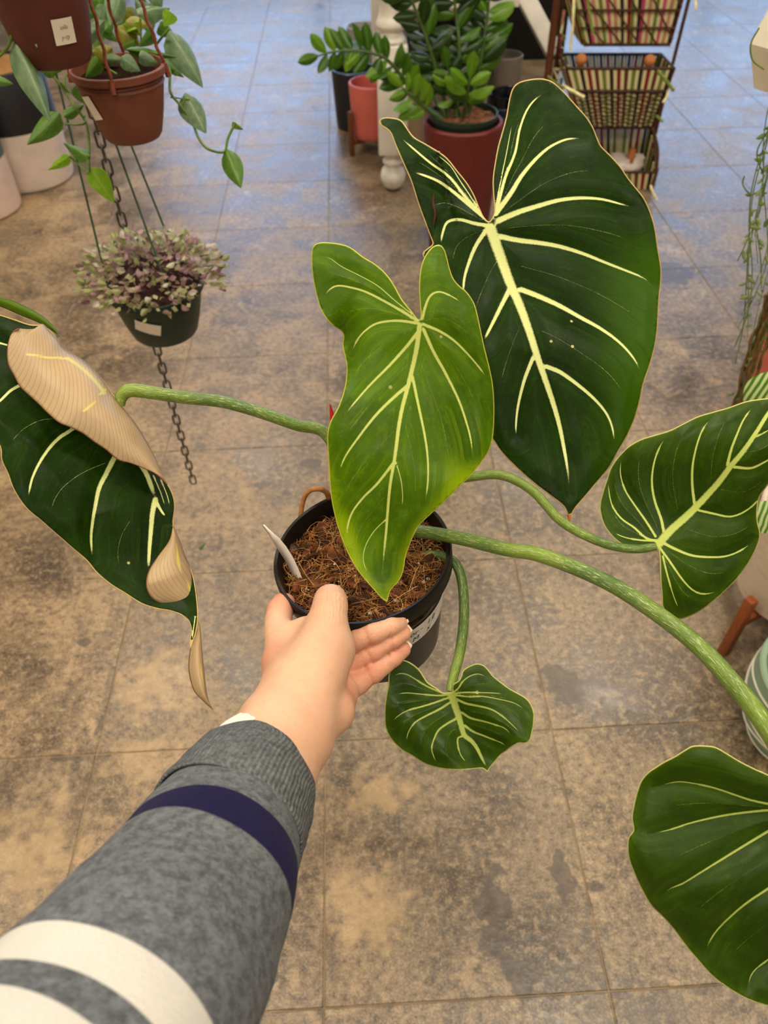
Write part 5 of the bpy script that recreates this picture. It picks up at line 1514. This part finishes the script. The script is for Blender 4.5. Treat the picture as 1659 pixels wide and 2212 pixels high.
bench = thing('low_bench', 'low brown wooden bench behind the glossy-leaved plant', 'bench', (TX + .35, 5.0, 0))
for k in range(3):
    box('plank', (TX + .40, 5.02 + .13 * k, .37), (.55, .12, .03), M_BOARD, bench)
for x in (TX + .16, TX + .64):
    for y in (5.0, 5.3):
        box('leg', (x, y, .1775), (.05, .05, .355), M_BOARD, bench)
a, b = AT(1122, -30, 4.45), AT(1200, 118, 4.25)
mid = (a + b) / 2; dvec = Vector(b - a)
box('white_board', mid, (.085, .03, dvec.length), M_WHITE, None, rot=frame((0, 0, 0), dvec, (1, 0, 0)).to_3x3(), bevel=.003, label='white painted board leaning under the table', cat='board')
box('shadow_backdrop', (TX + .55, 5.75, .45), (1.2, .5, .9), plain('shadow_black', srgb(22, 20, 19), .6, .3, .2), None, label='added shadow-dark cabinet at the back under the table', cat='backdrop', bevel=.01)  # plain black box added for the dark shadow background

# ================================================================== three woven baskets on a rack
YB = 3.55
rack = thing('basket_rack', 'three-tier rack of striped woven baskets with loose raffia ends', 'basket', G(1340, 420))
M_TWIG = plain('brown_twig', srgb(88, 58, 40), .7, .3, .3, 60)
M_TWIG2 = plain('dark_twig_weave', srgb(70, 48, 36), .75, .3, .35, 60)
def straw(name, c):
    return plain(name, c, .7, .3, .2, 60)
ST = {'c': straw('straw_cream', srgb(246, 232, 176)), 'g': straw('straw_green', srgb(124, 140, 58)), 'r': straw('straw_red', srgb(150, 26, 38)), 'b': straw('straw_brown', srgb(112, 56, 34)), 'p': straw('straw_pink', srgb(214, 84, 120)), 'k': straw('straw_dark', srgb(50, 36, 28)), 'l': straw('straw_rose', srgb(212, 150, 120))}
def quad(px0, px1, py, yw):
    return AT(px0, py, yw), AT(px1, py, yw)
def strip_box(name, top, bot, w, t, mat, parent):
    """a flat reed from top to bottom"""
    d = Vector(bot - top); L = d.length
    fr = frame((0, 0, 0), d, (1, 0, 0)).to_3x3()
    me_key = (name, mat.name)
    if me_key not in REED:
        me = mesh_from(name, *box_geo((0, 0, 0), (1, 1, 1))); me.materials.append(mat); REED[me_key] = me
    M4 = Matrix.Translation(Vector((top + bot) / 2)) @ fr.to_4x4() @ Matrix.Diagonal((w, t, L, 1))
    return link(name, REED[me_key], None, parent, matrix=M4)
REED = {}
def panel(parent, tl, tr, bl, br, pattern, nst, gap=.06, name='reed', t=.004):
    for k in range(nst):
        u = (k + .5) / nst
        top = tl + (tr - tl) * u; bot = bl + (br - bl) * u
        w = (np.linalg.norm(tr - tl) + np.linalg.norm(br - bl)) / 2 / nst * (1 - gap)
        strip_box(name, top, bot, w, t, ST[pattern[k % len(pattern)]], parent)
def rod(parent, a, b, r, mat=None, name='twig'):
    return tube(name, [a, b], r, mat or M_TWIG, parent, seg=6)
def lattice(parent, tl, tr, bl, br, nh, nd, off, diag=True):
    o = np.array([0, off, 0])
    for k in range(nh + 1):
        v = k / nh
        rod(parent, tl + (bl - tl) * v + o, tr + (br - tr) * v + o, .0045)
    if diag:
        for k in range(-nh, nd):
            u0, u1 = k / nd, (k + 2.2) / nd
            v0, v1 = 0.0, 1.0
            if u0 < 0: v0 = -u0 / (u1 - u0); u0 = 0
            if u1 > 1: v1 = v0 + (1 - v0) * (1 - u0) / (u1 - u0); u1 = 1.0
            if u0 >= 1 or u1 <= 0: continue
            f = lambda u, v: (tl + (tr - tl) * u) * (1 - v) + (bl + (br - bl) * u) * v + o * 1.6
            rod(parent, f(u0, v0), f(u1, v1), .004)
def weave(parent, tl, tr, bl, br, rows, off, mat):
    """wavy twigs woven in and out across the reeds"""
    for k in range(rows):
        v = (k + .5) / rows
        a = tl + (bl - tl) * v; b = tr + (br - tr) * v
        n = 26
        pts = [a + (b - a) * i / n + np.array([0, off + .0035 * (1 if (i + k) % 2 else -1), .004 * math.sin(i * 1.3 + k)]) for i in range(n + 1)]
        tube('weaver', pts, .0030, mat, parent, seg=5)
def tier(px_tl, px_tr, py_t, px_bl, px_br, py_b, yf_t, yf_b, depth, pattern, nst, style, back_up=.0, label=None):
    b = bpy.data.objects.new('basket', None); COL.objects.link(b); b.parent = rack
    b.matrix_parent_inverse = parent_world(rack).inverted()
    b['label'] = label
    tl, tr = AT(px_tl, py_t, yf_t), AT(px_tr, py_t, yf_t)
    bl, br = AT(px_bl, py_b, yf_b), AT(px_br, py_b, yf_b)
    zt = (tl[2] + tr[2]) / 2; zb = (bl[2] + br[2]) / 2
    dv = np.array([0, depth, 0])
    panel(b, tl, tr, bl, br, pattern, nst)
    up = np.array([0, 0, back_up])
    panel(b, tl + dv + up, tr + dv + up, bl + dv * .9, br + dv * .9, pattern, nst)
    for s, e, q, f in ((tl, tl + dv + up, bl, bl + dv * .9), (tr, tr + dv + up, br, br + dv * .9)):
        panel(b, s, e, q, f, 'bckg', 8)
    box('base', (bl + br) / 2 + dv * .45, (abs(br - bl)[0], depth * .9, .008), M_TWIG2, b)
    for A_, B_ in ((tl, tr), (tr, tr + dv + up), (tl + dv + up, tr + dv + up), (tl, tl + dv + up), (bl, br)):
        rod(b, A_, B_, .006, M_TWIG2, 'rim')
    return b, tl, tr, bl, br
b1, tl, tr, bl, br = tier(1222, 1490, -60, 1262, 1446, 96, 3.50, 3.53, .20, 'gckpclcgcpclckcr', 30, 0, label='top striped basket with twig lattice')
lattice(b1, tl, tr, bl, br, 4, 5, -.012)
b2, tl, tr, bl, br = tier(1226, 1456, 148, 1262, 1411, 276, 3.48, 3.52, .20, 'cgckcrcbcgckcrcb', 28, 0, label='middle striped basket with wide rim band')
m_t, m_b = .36, 1.0
wtl, wtr = tl + (bl - tl) * m_t, tr + (br - tr) * m_t
weave(b2, wtl, wtr, bl, br, 10, -.006, M_TWIG2)
rod(b2, wtl + np.array([0, -.006, 0]), wtr + np.array([0, -.006, 0]), .006, M_TWIG2)
b3, tl3, tr3, bl3, br3 = tier(1262, 1418, 372, 1290, 1402, 432, 3.47, 3.52, .20, 'cgcbcrckcgc', 20, 0, back_up=.16, label='bottom striped basket')
M_KNOB = plain('turned_wood_knob', srgb(186, 118, 66), .6, .3, .15)
for px, py, yw, lb in ((1255, 132, 3.50, 'left of the middle basket'), (1403, 134, 3.50, 'right of the middle basket')):
    c = AT(px, py, yw)
    lathe('wood_knob', [(.0005, -.03), (.012, -.03), (.014, -.012), (.022, -.006), (.025, .006), (.021, .018), (.010, .026), (.0005, .027)], M_KNOB, b2, Matrix.Translation(Vector(c)), 20, sharp=60)
c = AT(1365, 330, 3.56)
lathe('wood_knob', [(.0005, -.04), (.018, -.04), (.020, -.012), (.014, -.006), (.017, .006), (.014, .018), (.0005, .022)], M_KNOB, b3, Matrix.Translation(Vector(c)), 20, sharp=60)
# a bag of white stuffing in the bottom basket
bag = chunk('white_bag', (.085, .055, .04), 5)
bm = bmesh.new(); bm.from_mesh(bag)
bmesh.ops.subdivide_edges(bm, edges=bm.edges[:], cuts=2, use_grid_fill=True, smooth=.6)
for v in bm.verts:
    v.co += Vector(rng.normal(size=3) * .004)
bm.to_mesh(bag); bm.free(); bag.materials.append(plain('white_film', srgb(220, 206, 194), .35, .5, .1, 40))
link('white_bag', bag, None, None, 'crumpled white plastic bag lying in the bottom basket', 'bag', matrix=Matrix.Translation(Vector(AT(1352, 352, 3.575))), smooth=True)
# poles of the rack and loose raffia
M_BOARD2 = M_BOARD
for px, yw, r, mt in ((1196, 3.60, .016, M_BOARD), (1213, 3.66, .012, M_TWIG)):
    a = AT(px, 60, yw)
    tube('pole', [(a[0], yw, 0), (a[0], yw, 1.15)], r, mt, rack, seg=10)
a = AT(1440, 200, 3.62); tube('pole', [(a[0], 3.66, 0), (a[0] + .03, 3.66, 1.15)], .008, M_TWIG, rack, seg=8)
tube('twig', [AT(1410, 278, 3.5), AT(1421, 320, 3.48), AT(1418, 370, 3.47), AT(1408, 400, 3.46)], .006, M_TWIG, rack, seg=6, n=16)
for k, (p0, p1, p2) in enumerate([((1240,-10),(1238,40),(1232,110)), ((1268,-5),(1275,40),(1281,74)), ((1215,185),(1240,198),(1262,210)), ((1420,152),(1440,175),(1456,196)), ((1444,195),(1440,210),(1432,222)), ((1418,250),(1425,256),(1432,264)), ((1405,400),(1412,418),(1420,432)), ((1184,165),(1200,178),(1220,190)), ((1500,-20),(1503,5),(1502,22))]):
    tube('raffia_end', [AT(*p0, 3.38), AT(*p1, 3.36), AT(*p2, 3.35)], .0075 if k in (2, 3) else .0055, ST['c'] if k % 2 == 0 else ST['g'], rack, seg=5, n=8)
for k in range(9):
    p = AT(1216 - .5 * k, 30 + 20 * k, 3.62) + rng.normal(size=3) * .008
    tube('raffia_knot', [p, p + rng.normal(size=3) * .02, p + np.array([0, 0, -.035])], .006, ST['lcgpb'[k % 5]], rack, seg=5, n=6)

# ================================================================== the right-hand edge
# cream faceted hanging planter with trailing strands
hc = AT(1700, 92, 1.15)
hx = thing('hanging_planter', 'cream faceted hanging planter with thin trailing strands at the right edge', 'plant', hc - np.array([0, 0, .05]))
M_CREAM = plain('cream_glaze', srgb(236, 228, 206), .4, .4, .03)
me = mesh_from('planter', *lathe_geo([(.0005, -.055), (.026, -.055), (.050, .0), (.038, .042), (.034, .042), (.034, .03), (.0005, .03)], 6))
link('planter', me, M_CREAM, hx, matrix=Matrix.Translation(Vector(hc)))
for a in (.5, 2.6, 4.7):
    tube('hanger_cord', [hc + np.array([.035 * math.cos(a), .035 * math.sin(a), .04]), hc + np.array([0, 0, .45])], .0012, M_CREAM, hx, seg=5)
tube('hanger_cord', [hc + np.array([0, 0, .45]), (hc[0], hc[1], ZC)], .0014, M_CREAM, hx, seg=5)
M_STR = plain('thin_green_strand', srgb(112, 132, 70), .5, .3, .3, 60)
M_STRB = plain('dry_brown_strand', srgb(120, 92, 52), .7, .3, .3, 60)
tuft = leaf_mesh('tuft_leaf', ellip, .2, .3, 4); tuft.materials.append(small_leaf_mat('tuft_green', srgb(96, 120, 60), srgb(130, 150, 84), srgb(160, 170, 110), .3))
def strand(x0, y0, x1, y1, r=.0009, mat=None, leaves=5, wob=.010, Yw=1.12):
    a, b = AT(x0, y0, Yw), AT(x1, y1, Yw)
    pts = [a + (b - a) * t + np.array([math.sin(7 * t + x0) * wob, rng.uniform(-.008, .008), 0]) for t in np.linspace(0, 1, 7)]
    tube('strand', pts, r, mat or M_STR, hx, seg=5, n=30)
    c = crom(np.array(pts), 40)
    for k in range(leaves):
        p = c[rng.integers(4, 39)]
        d = rng.normal(size=3); d[2] = -abs(d[2]) * .6; d /= np.linalg.norm(d)
        L = rng.uniform(.008, .018)
        put_leaf(hx, tuft, p, p + d * L, L * .4, CAM - p, 'tuft_leaf')
for k in range(9):
    x = rng.uniform(1625, 1690); y1 = rng.uniform(560, 800)
    strand(x + 30, 170, x - (y1 - 200) * .10 - rng.uniform(0, 25), y1, rng.uniform(.0006, .0010), leaves=8, wob=rng.uniform(.006, .016))
for p in ([(1650,150),(1626,130),(1622,95),(1640,60)], [(1660,280),(1635,330),(1650,380)], [(1655,400),(1625,420),(1605,400),(1608,380)]):
    tube('strand', [AT(x, y, 1.12) for x, y in p], .0011, M_STR, hx, seg=5, n=20)
# the thick mossy bundle of old strands
for k in range(16):
    o = rng.normal(size=2) * .007
    a = AT(1668, 640, 1.16) + np.array([o[0], o[1], 0]); b = AT(1588, 900, 1.16) + np.array([o[0] * .9, o[1] * .9, 0])
    pts = [a + (b - a) * t + rng.normal(size=3) * .002 for t in np.linspace(0, 1, 10)]
    tube('strand', pts, rng.uniform(.0016, .0034), (M_STRB, M_STR, M_STRB)[k % 3], hx, seg=5, n=36)
for k in range(36):
    t = rng.uniform(0, 1); p = AT(1668, 640, 1.16) * (1 - t) + AT(1588, 900, 1.16) * t + rng.normal(size=3) * .010
    d = rng.normal(size=3); d /= np.linalg.norm(d)
    put_leaf(hx, tuft, p, p + d * rng.uniform(.008, .016), .005, CAM - p, 'tuft_leaf')
tube('strand', [hc, AT(1690, 400, 1.15), AT(1668, 640, 1.16)], .006, M_STRB, hx, seg=6, n=20)

# pink pot, plant with striped leaves, cream pot on a wooden stand
pk = on_floor(1700, 985, .14)
lathe('plant_pot', pot_profile(.13, .15, .36, .014), M_CORAL, None, Matrix.Translation((G(1585, 930)[0] + .155, G(1585, 930)[1] + .05, 0)), 56, label='coral pink floor pot at the right edge', cat='pot')
sg = G(1558, 1412)
SR = .150
sc = np.array([sg[0] + .155, sg[1] + .075, 0.0])
a_leg = math.atan2(sg[1] - sc[1], sg[0] - sc[0])
plant_stand(sc, SR, .20, .135, M_OAK, 'reddish wooden plant stand under the cream pot at the right edge', .022, a_leg)
M_CREAMW = wood('cream_stoneware', srgb(214, 194, 168), srgb(232, 214, 190), (4, 4, 30))
lathe('plant_pot', pot_profile(.135, .150, .24, .012, round_=.012), M_CREAMW, None, Matrix.Translation((sc[0], sc[1], .136)), 56, label='cream stoneware pot on the reddish wooden stand', cat='pot')
sp = thing('striped_leaf_plant', 'plant with broad pale-striped green leaves in the cream pot', 'plant', (sc[0], sc[1], .32))
lathe('soil', [(.0005, .30), (.05, .302), (.13, .298)], M_PEAT, sp, Matrix.Translation((sc[0], sc[1], 0)), 32)
def striped():
    m = Mat('striped_leaf', .35, .4)
    sep = m.n('ShaderNodeSeparateXYZ', {0: m.obj()})
    w = m.n('ShaderNodeTexWave', {'Vector': m.obj(), 'Scale': 2.4, 'Distortion': 2.5, 'Detail': 2.0}, bands_direction='X').outputs[0]
    m.color(m.mix(m.step(w, .35, .65), srgb(78, 122, 40), srgb(188, 206, 140)))
    return m.m
sme = leaf_mesh('leaf', ellip, .25, .25, 9, .1); sme.materials.append(striped())
M_GST = plain('soft_green_stem', srgb(110, 140, 70), .5, .3, .2)
for (x0, y0, x1, y1, w, z0, z1) in ((1690, 800, 1618, 905, .055, .95, .98), (1668, 1080, 1640, 1150, .05, 1.0, 1.0), (1720, 900, 1760, 1010, .06, .95, .98), (1800, 980, 1860, 1080, .06, .95, 1.0)):
    A, B = P(x0, y0, z0), P(x1, y1, z1)
    put_leaf(sp, sme, A, B, w, CAM - A)
    base = np.array([sc[0] + rng.uniform(-.05, .05), sc[1] + rng.uniform(-.05, .05), .298])
    tube('stem', [base, (base + A) / 2 + np.array([0, 0, .04]), A], .003, M_GST, sp, seg=6, n=14)
# mint pot with white swirling lines
M_MINT = glazed('mint_green_glaze', srgb(150, 176, 146))
mg = G(1648, 1668)
mc = np.array([mg[0] + .092, mg[1] + .075, 0.0])
mp = thing('plant_pot', 'mint green pot with raised white swirling lines at the right edge', 'pot', mc)
mprof = lambda z: .088 + .050 * math.sin(min(1.0, z / .16) * math.pi / 2) ** .8
pr = [(.0005, 0), (.07, 0), (.086, .004)] + [(mprof(z), z + .004) for z in np.linspace(.006, .22, 12)] + [(mprof(.22) - .004, .228), (mprof(.22) - .012, .226), (.10, .08), (.0005, .03)]
lathe('body', pr, M_MINT, mp, Matrix.Translation(Vector(mc)), 64)
for k in range(6):
    pts = []
    for a in np.linspace(0, 2 * math.pi, 60):
        z = .022 + .035 * k + .022 * math.sin(a * 2 + k * 1.1) + .012 * math.sin(a * 3 + k * 2.3)
        z = min(max(z, .008), .215); r = mprof(z - .004 if z > .01 else z) + .0004
        pts.append((mc[0] + r * math.cos(a), mc[1] + r * math.sin(a), z))
    tube('raised_line', pts, .0022, M_CREAM, mp, seg=5, n=90)

# a scrap of green leaf lying on the floor
g = G(430, 1189)
scrap = leaf_mesh('leaf_scrap', ellip, .3, .1, 5); scrap.materials.append(M_GRN)
put_leaf(None, scrap, (g[0], g[1], .004), (g[0] + .012, g[1] + .022, .006), .009, (0, 0, 1), 'leaf_scrap')
for o in COL.objects:
    if o.name.startswith('leaf_scrap'):
        o['label'] = 'small scrap of green leaf lying on the concrete floor'; o['category'] = 'leaf'
